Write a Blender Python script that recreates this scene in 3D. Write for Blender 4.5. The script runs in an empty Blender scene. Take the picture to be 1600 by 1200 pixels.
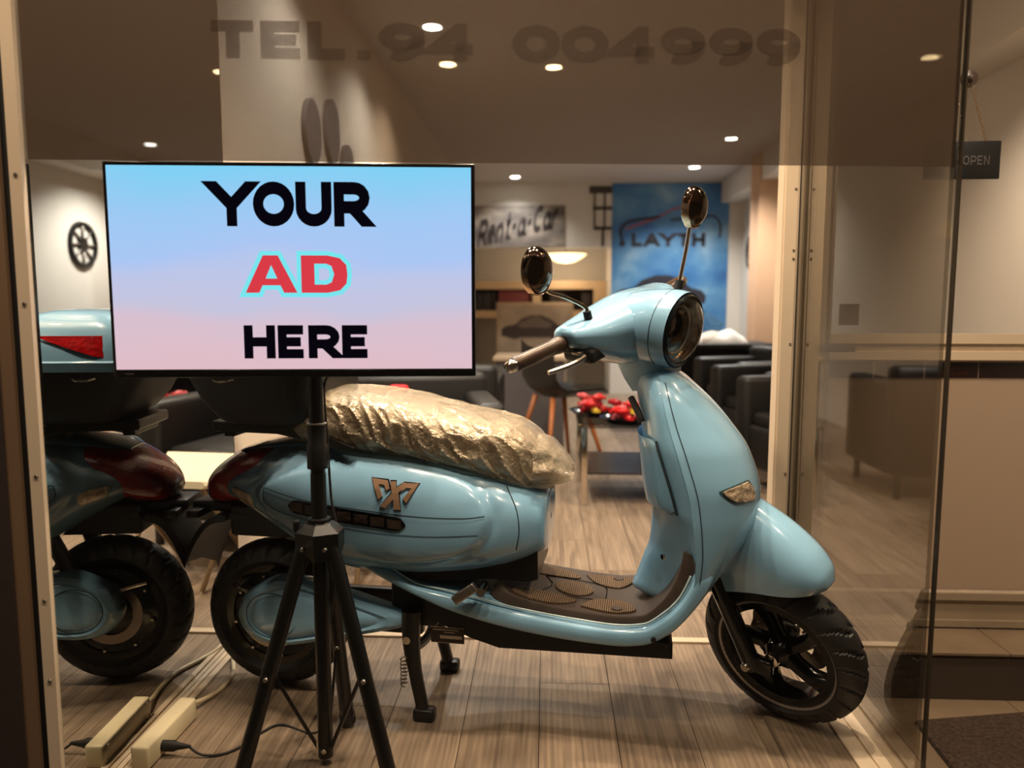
import bpy, bmesh, math, random
import numpy as np
from mathutils import Vector, Matrix, noise
from mathutils.geometry import tessellate_polygon
random.seed(7)
PI = math.pi
scene = bpy.context.scene
COL = scene.collection

# ------------------------------------------------------------------ camera, world, exposure
cam_data = bpy.data.cameras.new('camera')
cam_data.sensor_width = 36.0
cam_data.lens = 1180 / 1600 * 36.0
cam_data.clip_start = 0.05
cam_data.dof.use_dof = True
cam_data.dof.focus_distance = 1.80
cam_data.dof.aperture_fstop = 2.1
cam = bpy.data.objects.new('camera', cam_data)
COL.objects.link(cam)
cam.location = (0, 0, 1.02)
cam.rotation_euler = (math.radians(90 - 6.05), 0, math.atan(55 / 1180))
scene.camera = cam

world = bpy.data.worlds.new('night_street')
scene.world = world
world.use_nodes = True
bg = world.node_tree.nodes['Background']
bg.inputs['Color'].default_value = (1.0, 0.72, 0.48, 1)
bg.inputs['Strength'].default_value = 0.05

vs = scene.view_settings
vs.view_transform = 'Standard'
vs.look = 'None'
vs.gamma = 1
vs.use_curve_mapping = False
vs.exposure = 0.0
scene.cycles.max_bounces = 10
scene.cycles.transparent_max_bounces = 16
scene.cycles.caustics_reflective = False
scene.cycles.sample_clamp_indirect = 6.0

WARM = (1.0, 0.79, 0.58)
LIGHT = 3.05
COOL = (1.0, 0.96, 0.90)

# ------------------------------------------------------------------ materials
MATS = {}
def lin(c):
    return tuple((v / 12.92 if v <= 0.04045 else ((v + 0.055) / 1.055) ** 2.4) for v in [x / 255 for x in c])

def mat(name, rgb, rough=0.5, metal=0.0, coat=0.0, spec=0.5, var=0.06, scale=8.0, bump=0.0, bscale=60.0,
        emit=None, estr=0.0, alpha=1.0):
    """Principled material with a little procedural variation in colour and relief. rgb in sRGB 0-255."""
    if name in MATS:
        return MATS[name]
    m = bpy.data.materials.new(name)
    m.use_nodes = True
    nt = m.node_tree
    b = nt.nodes['Principled BSDF']
    c = lin(rgb)
    b.inputs['Roughness'].default_value = rough
    b.inputs['Metallic'].default_value = metal
    b.inputs['Coat Weight'].default_value = coat
    b.inputs['Coat Roughness'].default_value = 0.05
    b.inputs['Specular IOR Level'].default_value = spec
    b.inputs['Alpha'].default_value = alpha
    tc = nt.nodes.new('ShaderNodeTexCoord')
    if var > 0:
        n = nt.nodes.new('ShaderNodeTexNoise'); n.inputs['Scale'].default_value = scale; n.inputs['Detail'].default_value = 4
        nt.links.new(tc.outputs['Object'], n.inputs['Vector'])
        r = nt.nodes.new('ShaderNodeValToRGB')
        r.color_ramp.elements[0].position = 0.3; r.color_ramp.elements[1].position = 0.7
        r.color_ramp.elements[0].color = (*[max(0, v * (1 - var)) for v in c], 1)
        r.color_ramp.elements[1].color = (*[min(1, v * (1 + var)) for v in c], 1)
        nt.links.new(n.outputs['Fac'], r.inputs['Fac'])
        nt.links.new(r.outputs['Color'], b.inputs['Base Color'])
    else:
        b.inputs['Base Color'].default_value = (*c, 1)
    if bump > 0:
        n2 = nt.nodes.new('ShaderNodeTexNoise'); n2.inputs['Scale'].default_value = bscale; n2.inputs['Detail'].default_value = 3
        nt.links.new(tc.outputs['Object'], n2.inputs['Vector'])
        bp = nt.nodes.new('ShaderNodeBump'); bp.inputs['Strength'].default_value = bump; bp.inputs['Distance'].default_value = 0.01
        nt.links.new(n2.outputs['Fac'], bp.inputs['Height'])
        nt.links.new(bp.outputs['Normal'], b.inputs['Normal'])
    if emit:
        b.inputs['Emission Color'].default_value = (*emit, 1)
        b.inputs['Emission Strength'].default_value = estr
    MATS[name] = m
    return m

def new_nodes(name):
    m = bpy.data.materials.new(name); m.use_nodes = True
    nt = m.node_tree; nt.nodes.clear()
    out = nt.nodes.new('ShaderNodeOutputMaterial')
    MATS[name] = m
    return m, nt, out

def glass_mat(name, tint=(1, 1, 1), refl=0.06, edge=1.45, rough=0.0, boost=1.0):
    """thin pane: transparent with a Fresnel reflection"""
    m, nt, out = new_nodes(name)
    tr = nt.nodes.new('ShaderNodeBsdfTransparent'); tr.inputs['Color'].default_value = (*tint, 1)
    gl = nt.nodes.new('ShaderNodeBsdfGlossy'); gl.inputs['Roughness'].default_value = rough
    fr = nt.nodes.new('ShaderNodeLayerWeight'); fr.inputs['Blend'].default_value = 0.5; pw = nt.nodes.new('ShaderNodeMath'); pw.operation = 'POWER'; pw.inputs[1].default_value = 4.0
    nt.links.new(fr.outputs['Facing'], pw.inputs[0])
    mu = nt.nodes.new('ShaderNodeMath'); mu.operation = 'MULTIPLY_ADD'
    mu.inputs[1].default_value = boost; mu.inputs[2].default_value = refl
    mu.use_clamp = True
    mx = nt.nodes.new('ShaderNodeMixShader')
    nt.links.new(pw.outputs[0], mu.inputs[0]); nt.links.new(mu.outputs[0], mx.inputs['Fac'])
    nt.links.new(tr.outputs[0], mx.inputs[1]); nt.links.new(gl.outputs[0], mx.inputs[2])
    nt.links.new(mx.outputs[0], out.inputs['Surface'])
    return m

PAINT = mat('turquoise_paint', (142, 190, 221), rough=0.22, coat=1.0, var=0.02, scale=3)
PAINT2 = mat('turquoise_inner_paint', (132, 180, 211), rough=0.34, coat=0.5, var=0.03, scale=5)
BLACK = mat('black_plastic', (16, 15, 16), rough=0.38, var=0.15, scale=20)
BLACKM = mat('matte_black_plastic', (22, 20, 19), rough=0.6, var=0.15, scale=30, bump=0.08, bscale=200)
GLOSSB = mat('gloss_black', (8, 8, 9), rough=0.12, var=0.1)
RUBBER = mat('tyre_rubber', (28, 26, 25), rough=0.55, var=0.2, scale=30)
CHROME = mat('chrome', (215, 205, 190), rough=0.12, metal=1.0, var=0.02)
STEEL = mat('brushed_steel', (170, 160, 148), rough=0.35, metal=1.0, var=0.08, scale=25)
GREYM = mat('grey_rim_metal', (176, 170, 164), rough=0.35, metal=0.9, var=0.05)
REDL = mat('red_lens', (196, 16, 18), rough=0.12, coat=1.0, var=0.25, scale=40, bump=0.25, bscale=90)
AMBERL = mat('clear_lamp_lens', (206, 184, 156), rough=0.20, metal=0.35, coat=1.0, var=0.45, scale=55, bump=0.9, bscale=60)
SMOKE = mat('smoked_lens', (60, 48, 42), rough=0.12, coat=1.0, var=0.35, scale=50, bump=0.3, bscale=60)
MATBR = mat('brown_footmat', (66, 54, 46), rough=0.55, var=0.12, scale=15)
ALU = mat('champagne_aluminium', (206, 186, 160), rough=0.42, var=0.05, scale=3)
ALUD = mat('dull_aluminium', (150, 134, 112), rough=0.5, var=0.1, scale=4)
GASK = mat('black_gasket', (14, 11, 9), rough=0.7, var=0.2)
WALLW = mat('white_wall_paint', (205, 200, 192), rough=0.8, var=0.03, scale=1.5, bump=0.05, bscale=120)
WALLT = mat('cream_wall_paint', (206, 190, 170), rough=0.8, var=0.03, scale=1.5, bump=0.05, bscale=120)
WALLWARM = mat('warm_lit_wall_tone', (196, 158, 126), rough=0.8, var=0.04, scale=2)  # warm light falling on the pillar, put into its colour
CEIL = mat('ceiling_paint', (196, 190, 186), rough=0.85, var=0.03, scale=1.0)
CREAM = mat('cream_plastic', (226, 214, 186), rough=0.4, var=0.03)
SEATBR = mat('tan_seat_vinyl', (118, 94, 66), rough=0.5, var=0.1, scale=12)
LEATHER = mat('black_leather', (10, 9, 9), rough=0.5, var=0.15, scale=6, bump=0.12, bscale=40)
WOOD = mat('orange_beech_wood', (176, 104, 52), rough=0.45, var=0.15, scale=9)
GREYP = mat('grey_panel', (96, 92, 94), rough=0.55, var=0.05, scale=3)
WHITEC = mat('white_cloth', (216, 208, 200), rough=0.85, var=0.05, scale=14, bump=0.2, bscale=25)
BRONZE = mat('bronze_rubber_grip', (70, 52, 40), rough=0.35, metal=0.25, var=0.15, scale=40)
LAMPW = mat('lit_white_lamp', (255, 250, 240), emit=(1.0, 0.95, 0.88), estr=25, var=0)
LAMPY = mat('lit_warm_lamp', (255, 220, 160), emit=(1.0, 0.74, 0.40), estr=18, var=0)
WHITEP = mat('white_lamp_ring', (225, 220, 212), rough=0.5, var=0.02)

# ------------------------------------------------------------------ mesh helpers
def mesh_obj(name, verts, faces, material, parent=None, smooth=True, label=None, angle=35):
    me = bpy.data.meshes.new(name)
    me.from_pydata([tuple(map(float, v)) for v in verts], [], [tuple(f) for f in faces])
    bm = bmesh.new(); bm.from_mesh(me)
    bmesh.ops.remove_doubles(bm, verts=bm.verts, dist=1e-6)
    bmesh.ops.recalc_face_normals(bm, faces=bm.faces)
    if smooth:
        lim = math.radians(angle)
        for e in bm.edges:
            if len(e.link_faces) == 2 and e.calc_face_angle(0) > lim:
                e.smooth = False
    bm.to_mesh(me); bm.free()
    if smooth:
        me.polygons.foreach_set('use_smooth', [True] * len(me.polygons))
    me.materials.append(material)
    o = bpy.data.objects.new(name, me)
    COL.objects.link(o)
    if parent is not None:
        o.parent = parent
    if label:
        o['label'] = label
    return o

class MB:
    """collects shapes into one mesh"""
    def __init__(self): self.v = []; self.f = []
    def add(self, vf):
        v, f = vf; k = len(self.v)
        self.v += [tuple(p) for p in v]; self.f += [tuple(i + k for i in q) for q in f]
        return self
    def xf(self, fn): self.v = [tuple(fn(p)) for p in self.v]; return self
    def build(self, name, material, parent=None, **kw): return mesh_obj(name, self.v, self.f, material, parent, **kw)

def tag(o, label=None, cat=None, group=None, kind=None):
    if label: o['label'] = label
    if cat: o['category'] = cat
    if group: o['group'] = group
    if kind: o['kind'] = kind
    return o

def empty(name, loc=(0, 0, 0), rz=0.0):
    o = bpy.data.objects.new(name, None); COL.objects.link(o)
    o.location = loc; o.rotation_euler = (0, 0, rz); o.empty_display_size = 0.1
    return o

def copy_tree(o, parent=None):
    c = o.copy(); COL.objects.link(c); c.parent = parent
    for ch in list(o.children): copy_tree(ch, c)
    return c

def box(x0, x1, y0, y1, z0, z1, b=0.0):
    if b <= 0:
        v = [(x, y, z) for x in (x0, x1) for y in (y0, y1) for z in (z0, z1)]
        f = [(0, 1, 3, 2), (4, 6, 7, 5), (0, 4, 5, 1), (2, 3, 7, 6), (0, 2, 6, 4), (1, 5, 7, 3)]
        return v, f
    bm = bmesh.new()
    bmesh.ops.create_cube(bm, size=1)
    for v in bm.verts:
        v.co = Vector(((x0 + x1) / 2 + v.co.x * (x1 - x0), (y0 + y1) / 2 + v.co.y * (y1 - y0), (z0 + z1) / 2 + v.co.z * (z1 - z0)))
    bmesh.ops.bevel(bm, geom=bm.edges[:], offset=b, segments=3, profile=0.5, affect='EDGES')
    v = [tuple(p.co) for p in bm.verts]; bm.verts.index_update()
    f = [tuple(p.index for p in q.verts) for q in bm.faces]
    bm.free()
    return v, f

def loft(rings, cap=True, closed=True):
    n = len(rings[0]); v = [p for r in rings for p in r]; f = []
    m = n if closed else n - 1
    for i in range(len(rings) - 1):
        for j in range(m):
            a = i * n + j; b = i * n + (j + 1) % n
            f.append((a, b, b + n, a + n))
    if cap and closed:
        f.append(tuple(range(n - 1, -1, -1))); k = (len(rings) - 1) * n
        f.append(tuple(range(k, k + n)))
    return v, f

def smooth_path(pts, sub=6):
    P = [Vector(p) for p in pts]
    if len(P) < 3 or sub <= 1: return P
    out = []
    for i in range(len(P) - 1):
        p0 = P[max(i - 1, 0)]; p1 = P[i]; p2 = P[i + 1]; p3 = P[min(i + 2, len(P) - 1)]
        for k in range(sub):
            t = k / sub; t2 = t * t; t3 = t2 * t
            out.append(0.5 * ((2 * p1) + (-p0 + p2) * t + (2 * p0 - 5 * p1 + 4 * p2 - p3) * t2 + (-p0 + 3 * p1 - 3 * p2 + p3) * t3))
    out.append(P[-1])
    return out

def tube(pts, r, n=10, sub=6, cap=True):
    """tube along a smooth path; r is a number or a list per control point"""
    P = smooth_path(pts, sub)
    if isinstance(r, (list, tuple)):
        xs = np.linspace(0, 1, len(r)); rr = np.interp(np.linspace(0, 1, len(P)), xs, r)
    else:
        rr = [r] * len(P)
    T = [(P[min(i + 1, len(P) - 1)] - P[max(i - 1, 0)]).normalized() for i in range(len(P))]
    up = Vector((0, 0, 1)) if abs(T[0].z) < 0.9 else Vector((1, 0, 0))
    N = (up - T[0] * up.dot(T[0])).normalized()
    rings = []
    for i, p in enumerate(P):
        N = (N - T[i] * N.dot(T[i])).normalized(); B = T[i].cross(N)
        rings.append([tuple(p + (N * math.cos(2 * PI * k / n) + B * math.sin(2 * PI * k / n)) * rr[i]) for k in range(n)])
    return loft(rings, cap)

def lathe(profile, n=32, axis='z', c=(0, 0, 0), fn=None, closed=False):
    """profile of (r, h) pairs revolved about an axis through c"""
    rings = []
    for k in range(n):
        a = 2 * PI * k / n; ring = []
        for (r, h) in profile:
            if fn: r = fn(a, r, h)
            x, y = r * math.cos(a), r * math.sin(a)
            p = {'z': (x, y, h), 'y': (x, h, y), 'x': (h, x, y)}[axis]
            ring.append((p[0] + c[0], p[1] + c[1], p[2] + c[2]))
        rings.append(ring)
    m = len(profile); v = [p for r in rings for p in r]; f = []
    q = m if closed else m - 1
    for i in range(n):
        for j in range(q):
            a = i * m + j; b = i * m + (j + 1) % m; c2 = ((i + 1) % n) * m + (j + 1) % m; d = ((i + 1) % n) * m + j
            f.append((a, b, c2, d))
    return v, f

def cyl(p0, p1, r, n=16, r1=None):
    return tube([p0, p1], [r, r if r1 is None else r1], n=n, sub=1)

def prism(poly, h0, h1, plane='xz'):
    """extrude a 2D outline; plane 'xz' extrudes along y, 'xy' along z, 'yz' along x"""
    def to(p, h):
        return {'xz': (p[0], h, p[1]), 'xy': (p[0], p[1], h), 'yz': (h, p[0], p[1])}[plane]
    n = len(poly)
    v = [to(p, h0) for p in poly] + [to(p, h1) for p in poly]
    f = [(i, (i + 1) % n, (i + 1) % n + n, i + n) for i in range(n)]
    tri = tessellate_polygon([[Vector((p[0], p[1], 0)) for p in poly]])
    f += [tuple(t) for t in tri] + [tuple(i + n for i in t) for t in tri]
    return v, f

def pchip(xs, ys):
    xs = np.array(xs, float); ys = np.array(ys, float)
    h = np.diff(xs); d = np.diff(ys) / h
    m = np.zeros_like(ys); m[0] = d[0]; m[-1] = d[-1]
    for i in range(1, len(xs) - 1):
        if d[i - 1] * d[i] > 0:
            w1 = 2 * h[i] + h[i - 1]; w2 = h[i] + 2 * h[i - 1]
            m[i] = (w1 + w2) / (w1 / d[i - 1] + w2 / d[i])
    def f(x):
        x = min(max(x, xs[0]), xs[-1])
        i = min(int(np.searchsorted(xs, x, 'right')) - 1, len(xs) - 2); i = max(i, 0)
        t = (x - xs[i]) / h[i]; t2 = t * t; t3 = t2 * t
        return float((2 * t3 - 3 * t2 + 1) * ys[i] + (t3 - 2 * t2 + t) * h[i] * m[i] + (-2 * t3 + 3 * t2) * ys[i + 1] + (t3 - t2) * h[i] * m[i + 1])
    return f

def sgp(v, p): return math.copysign(abs(v) ** p, v)

# ------------------------------------------------------------------ stroke lettering (flat print)
def arc(cx, cy, rx, ry, a0, a1, n=10):
    return [(cx + rx * math.cos(math.radians(a0 + (a1 - a0) * k / n)), cy + ry * math.sin(math.radians(a0 + (a1 - a0) * k / n))) for k in range(n + 1)]
G = {
 'Y': (1.0, [[(0, 1), (.5, .46), (.5, 0)], [(1, 1), (.5, .46)]]),
 'O': (1.0, ['c', arc(.5, .5, .42, .44, 0, 360, 28)]),
 '0': (.86, ['c', arc(.43, .5, .36, .44, 0, 360, 28)]),
 'U': (.9, [[(.1, 1), (.1, .4)] + arc(.45, .38, .35, .32, 180, 360, 12) + [(.8, .4), (.8, 1)]]),
 'R': (.9, [[(.1, 0), (.1, .94), (.5, .94)] + arc(.52, .68, .28, .26, 90, -90, 8) + [(.1, .42)], [(.45, .42), (.82, 0)]]),
 'A': (1.0, [[(.04, 0), (.5, 1), (.96, 0)], [(.24, .3), (.76, .3)]]),
 'D': (.95, ['c', [(.1, .06), (.1, .94), (.42, .94)] + arc(.44, .5, .4, .44, 90, -90, 12) + [(.42, .06)]]),
 'H': (.9, [[(.1, 0), (.1, 1)], [(.8, 0), (.8, 1)], [(.1, .5), (.8, .5)]]),
 'E': (.8, [[(.76, .94), (.1, .94), (.1, .06), (.76, .06)], [(.1, .5), (.68, .5)]]),
 'L': (.75, [[(.1, 1), (.1, .06), (.72, .06)]]),
 'T': (.9, [[(.45, 0), (.45, .94)], [(.02, .94), (.88, .94)]]),
 'P': (.85, [[(.1, 0), (.1, .94), (.5, .94)] + arc(.52, .66, .27, .28, 90, -90, 8) + [(.1, .38)]]),
 'N': (.9, [[(.1, 0), (.1, 1), (.8, 0), (.8, 1)]]),
 'C': (.95, [arc(.5, .5, .42, .44, 50, 310, 18)]),
 '.': (.4, [[(.2, 0), (.2, .2)]]),
 '-': (.6, [[(.05, .45), (.5, .45)]]),
 ' ': (.55, []),
 '9': (.86, ['c', arc(.43, .66, .33, .29, 0, 360, 22), [(.76, .66)] + arc(.40, .5, .36, .44, 5, -120, 10)]),
 '4': (.9, [[(.62, 0), (.62, 1), (.06, .28), (.88, .28)]]),
 'e': (.8, [[(.08, .36), (.68, .36)] + arc(.38, .34, .3, .3, 10, 310, 14)]),
 'n': (.8, [[(.1, 0), (.1, .66)], [(.1, .4)] + arc(.38, .4, .26, .24, 170, 0, 8) + [(.64, 0)]]),
 't': (.55, [[(.25, 1), (.25, .1), (.45, 0)], [(.02, .66), (.5, .66)]]),
 'a': (.8, ['c', arc(.36, .32, .28, .3, 0, 360, 16), [(.64, .66), (.64, .1), (.78, 0)]]),
 'r': (.6, [[(.1, 0), (.1, .66)], [(.1, .4)] + arc(.36, .4, .26, .24, 170, 60, 6)]),
}
def ribbon(pts, hw, closed=False):
    P = [np.array(p, float) for p in pts]
    if closed and np.linalg.norm(P[0] - P[-1]) < 1e-6: P = P[:-1]
    n = len(P); L, Rr = [], []
    for i in range(n):
        a = P[i - 1] if (i > 0 or closed) else None
        b = P[(i + 1) % n] if (i < n - 1 or closed) else None
        d1 = (P[i] - a) if a is not None else (b - P[i]); d2 = (b - P[i]) if b is not None else d1
        d1 = d1 / (np.linalg.norm(d1) + 1e-9); d2 = d2 / (np.linalg.norm(d2) + 1e-9)
        n1 = np.array([-d1[1], d1[0]]); n2 = np.array([-d2[1], d2[0]])
        mm = n1 + n2; l = np.linalg.norm(mm)
        mm = mm / l if l > 1e-6 else n1
        k = hw / max(0.42, float(np.dot(mm, n1)))
        L.append(P[i] + mm * k); Rr.append(P[i] - mm * k)
    v = [tuple(p) for p in L] + [tuple(p) for p in Rr]
    f = [(i, (i + 1) % n, (i + 1) % n + n, i + n) for i in range(n if closed else n - 1)]
    return v, f
def text2d(s, height, weight=0.11, width=1.0, gap=0.16, slant=0.0):
    """flat lettering: (list of 2D verts, faces, total width), baseline at 0"""
    x = 0; V = []; Fc = []
    for ch in s:
        w, st = G[ch]; cl = False
        for item in st:
            if item == 'c': cl = True; continue
            pts = [(p[0] * width, weight + (p[1] - .06) / .88 * (1 - 2 * weight)) for p in item]
            if not cl and len(pts) > 1:                # run stroke ends past the line, then trim them level
                for e, q in ((0, 1), (-1, -2)):
                    if item[e][1] in (0, 1):
                        dx, dy = pts[e][0] - pts[q][0], pts[e][1] - pts[q][1]; L = math.hypot(dx, dy) + 1e-9
                        g = 2.2 * weight + .06; pts[e] = (pts[e][0] + dx / L * g, pts[e][1] + dy / L * g)
            v, f = ribbon(pts, weight, cl); cl = False
            for q in f:
                poly = [v[i] for i in q]
                for lim, sg in ((0.0, 1), (1.0, -1)):
                    o_ = []
                    for i in range(len(poly)):
                        a, b = poly[i], poly[(i + 1) % len(poly)]; ia, ib = sg * (a[1] - lim) >= -1e-9, sg * (b[1] - lim) >= -1e-9
                        if ia: o_.append(a)
                        if ia != ib: t = (lim - a[1]) / (b[1] - a[1]); o_.append((a[0] + (b[0] - a[0]) * t, lim))
                    poly = o_
                    if not poly: break
                if len(poly) < 3: continue
                k = len(V)
                V += [((x + a + slant * b) * height, b * height) for a, b in poly]; Fc.append(tuple(range(k, k + len(poly))))
        x += (w + gap) * width
    return V, Fc, (x - gap * width) * height
def text_obj(name, s, height, origin, right, up, material, parent, total=None, center=True, **kw):
    V, Fc, w = text2d(s, height, **kw)
    sc = (total / w) if total else 1.0
    o = Vector(origin); r = Vector(right).normalized(); u = Vector(up).normalized()
    off = -w * sc / 2 if center else 0
    nrm = r.cross(u) * 0.0006
    v = []
    # successive strokes sit a hair apart so that overlaps do not fight
    for i, (a, b) in enumerate(V): v.append(tuple(o + r * (a * sc + off) + u * b))
    return mesh_obj(name, v, Fc, material, parent, smooth=False)

# ------------------------------------------------------------------ large lights of the place
def spot(name, loc, power, color, angle=120, blend=0.6, radius=0.05, parent=None, target=None):
    d = bpy.data.lights.new(name, 'SPOT'); d.energy = power * LIGHT; d.color = color
    d.spot_size = math.radians(angle); d.spot_blend = blend; d.shadow_soft_size = radius
    o = bpy.data.objects.new(name, d); COL.objects.link(o); o.location = loc
    if target is not None:
        o.rotation_euler = (Vector(target) - Vector(loc)).to_track_quat('-Z', 'Y').to_euler()
    if parent is not None: o.parent = parent
    return o

XM, XR, YB, ZC = -0.94, 2.15, 8.6, 2.37        # mirror plane, right wall, back wall, ceiling
XS, YD = 0.766, 2.38                           # side glass, door plane
FA, FB = Vector((-0.955, 1.345, 0)), Vector((0.775, 1.50, 0))   # the shop window runs from FA to FB
FD = (FB - FA).normalized(); FN = Vector((FD.y, -FD.x, 0))    # FN points to the street

# ------------------------------------------------------------------ floor of planks
def plank_mat(name, c0, c1):
    m, nt, out = new_nodes(name)
    b = nt.nodes.new('ShaderNodeBsdfPrincipled'); tc = nt.nodes.new('ShaderNodeTexCoord')
    oi = nt.nodes.new('ShaderNodeObjectInfo')
    mp = nt.nodes.new('ShaderNodeMapping'); mp.inputs['Scale'].default_value = (21, 1.4, 1)
    ad = nt.nodes.new('ShaderNodeVectorMath'); ad.operation = 'MULTIPLY_ADD'
    ad.inputs[1].default_value = (7.3, 11.1, 3.7)
    nt.links.new(oi.outputs['Random'], ad.inputs[0]); nt.links.new(tc.outputs['Object'], ad.inputs[2])
    nt.links.new(ad.outputs[0], mp.inputs['Vector'])
    n = nt.nodes.new('ShaderNodeTexNoise'); n.inputs['Scale'].default_value = 2.2; n.inputs['Detail'].default_value = 6; n.inputs['Distortion'].default_value = 0.9
    nt.links.new(mp.outputs[0], n.inputs['Vector'])
    w = nt.nodes.new('ShaderNodeTexWave'); w.bands_direction = 'X'; w.inputs['Scale'].default_value = 1.1; w.inputs['Distortion'].default_value = 5; w.inputs['Detail'].default_value = 3
    nt.links.new(mp.outputs[0], w.inputs['Vector'])
    mx = nt.nodes.new('ShaderNodeMath'); mx.operation = 'MULTIPLY_ADD'; mx.inputs[1].default_value = 0.12
    nt.links.new(w.outputs['Fac'], mx.inputs[0]); nt.links.new(n.outputs['Fac'], mx.inputs[2])
    ad2 = nt.nodes.new('ShaderNodeMath'); ad2.operation = 'MULTIPLY_ADD'; ad2.inputs[1].default_value = 0.14
    nt.links.new(oi.outputs['Random'], ad2.inputs[0]); nt.links.new(mx.outputs[0], ad2.inputs[2])
    r = nt.nodes.new('ShaderNodeValToRGB'); r.color_ramp.elements[0].position = 0.42; r.color_ramp.elements[1].position = 1.05
    r.color_ramp.elements[0].color = (*lin(c0), 1); r.color_ramp.elements[1].color = (*lin(c1), 1)
    nt.links.new(ad2.outputs[0], r.inputs['Fac']); nt.links.new(r.outputs['Color'], b.inputs['Base Color'])
    b.inputs['Roughness'].default_value = 0.42
    bp = nt.nodes.new('ShaderNodeBump'); bp.inputs['Strength'].default_value = 0.12; bp.inputs['Distance'].default_value = 0.004
    nt.links.new(mx.outputs[0], bp.inputs['Height']); nt.links.new(bp.outputs['Normal'], b.inputs['Normal'])
    nt.links.new(b.outputs[0], out.inputs['Surface'])
    return m
PLANK = plank_mat('laminate_planks', (106, 90, 75), (164, 144, 122))
SLAB = mat('floor_slab', (62, 50, 40), rough=0.8)

slab = MB().add(box(XM - 0.02, XS + 0.025, 1.30, 2.19, -0.147, -0.012)).add(box(XM - 0.02, XR, 2.19, YB, -0.147, -0.012)) \
    .build('floor', SLAB, smooth=False)
tag(slab, kind='structure')
PW, PL = 0.185, 1.25
plank_mesh = None
def plank(x0, x1, y0, y1):
    o = MB().add(box(x0 + .0009, x1 - .0009, y0 + .0009, y1 - .0009, -0.012, 0.0)).build('plank', PLANK, slab, smooth=False)
    return o
nx = int(math.ceil((XR - XM) / PW))
for i in range(nx):
    x0 = XM + i * PW; x1 = min(x0 + PW, XR)
    y = 1.30 + (-(i * 0.37) % PL) - PL
    while y < YB:
        a, b_ = max(y, 1.30), min(y + PL, YB)
        xe = x1
        if b_ > a + 0.02:
            if x0 >= XS + 0.02 and b_ <= 2.44:
                pass
            else:
                if x0 + 0.02 >= XS and a < 2.40: a = 2.40
                elif x1 > XS + 0.02 and a < 2.40 and x0 < XS:
                    plank(x0, XS + 0.02, a, min(b_, 2.40))
                    a = 2.40
                if b_ > a + 0.02: plank(x0, xe, a, b_)
        y += PL

# ------------------------------------------------------------------ walls, ceiling, soffit
def struct(name, mb, m, smooth=False, label=None):
    o = mb.build(name, m, smooth=smooth); o['kind'] = 'structure'
    if label: o['label'] = label
    return o
struct('wall_left', MB().add(box(XM - 0.12, XM - 0.03, 1.42, 2.20, -0.3, 2.9)).add(box(XM - 0.12, XM, 2.203, YB + .9, -0.15, ZC)), WALLT)
struct('wall_right', MB().add(box(XR, XR + 0.12, 1.2, YB + .1, -0.3, 2.9)), WALLW)
struct('trim_1', MB().add(box(XR - 0.24, XR, 2.45, YB, 2.13, ZC)), WALLW)
struct('ceiling', MB().add(box(XM - 0.12, XR + 0.12, 1.05, YB + 1.1, ZC, ZC + 0.1)), CEIL)
struct('trim_2', MB().add(box(1.895, XR, 7.0, 7.3, 0, ZC)), WALLWARM)
# back wall: blue-poster half, lintel above the nook, nook behind
struct('wall_back', MB().add(box(0.714, XR, YB, YB + 0.1, 0, ZC)).add(box(XM, 0.714, YB, YB + 0.1, 1.645, ZC))
       .add(box(XM, 0.72, YB + 1.0, YB + 1.1, 0, ZC)).add(box(0.714, 0.80, YB + 0.1, YB + 1.0, 0, ZC)), WALLW)
struct('trim_3', MB().add(box(XM, XS - 0.09, 2.205, 2.235, 0.0, 0.007)), ALU)

# nook: shelf wall with dark recesses
NOOK = mat('nook_wall', (206, 178, 142), rough=0.7, var=0.04)
DARKR = mat('dark_recess', (36, 28, 26), rough=0.7, var=0.3, scale=5)
nk = empty('shelf_unit', (0, 9.55, 0))
tag(nk, 'cream wall shelf unit with two dark recesses at the back of the shop', 'shelf')
MB().add(box(-.93, .71, -.30, .04, 1.20, 1.30)).add(box(-.93, .71, -.30, .04, 0.85, .94)).add(box(-.93, -.90, -.30, .04, .94, 1.2)) \
    .add(box(-.18, -.08, -.30, .04, .94, 1.2)).add(box(.56, .71, -.30, .04, .94, 1.2)).build('frame', NOOK, nk, smooth=False)
MB().add(box(-.90, -.18, 0, .04, .94, 1.2)).build('recess_panel', DARKR, nk, smooth=False)
MB().add(box(-.08, .56, 0, .04, .94, 1.2)).build('recess_panel', DARKR, nk, smooth=False)
for k, (x0, x1, c) in enumerate([(-.88, -.80, (40, 40, 48)), (-.79, -.70, (52, 46, 50)), (-.69, -.63, (34, 30, 34)), (.03, .12, (50, 40, 36)), (.13, .21, (62, 46, 40)), (.42, .53, (44, 34, 32))]):
    o = MB().add(box(x0, x1, 9.33, 9.5, .94, 1.16, .004)).build('binder', mat('binder_%d' % k, c, rough=.6), None)
    tag(o, ['black binder at the left end of the back shelf', 'dark grey binder beside the leftmost one on the back shelf', 'thin black binder third from the left on the back shelf',
            'dark brown binder at the left of the right recess', 'reddish brown binder in the right recess', 'near-black binder at the right end of the back shelf'][k], 'binder', 'binders on the back shelf')
o = MB().add(box(-.60, -.20, 9.30, 9.5, .94, 1.19, .01)).build('storage_box', mat('dull_red_card', (128, 62, 62), rough=.7), None)
tag(o, 'dull red storage box filling the left shelf recess', 'box')

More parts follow.
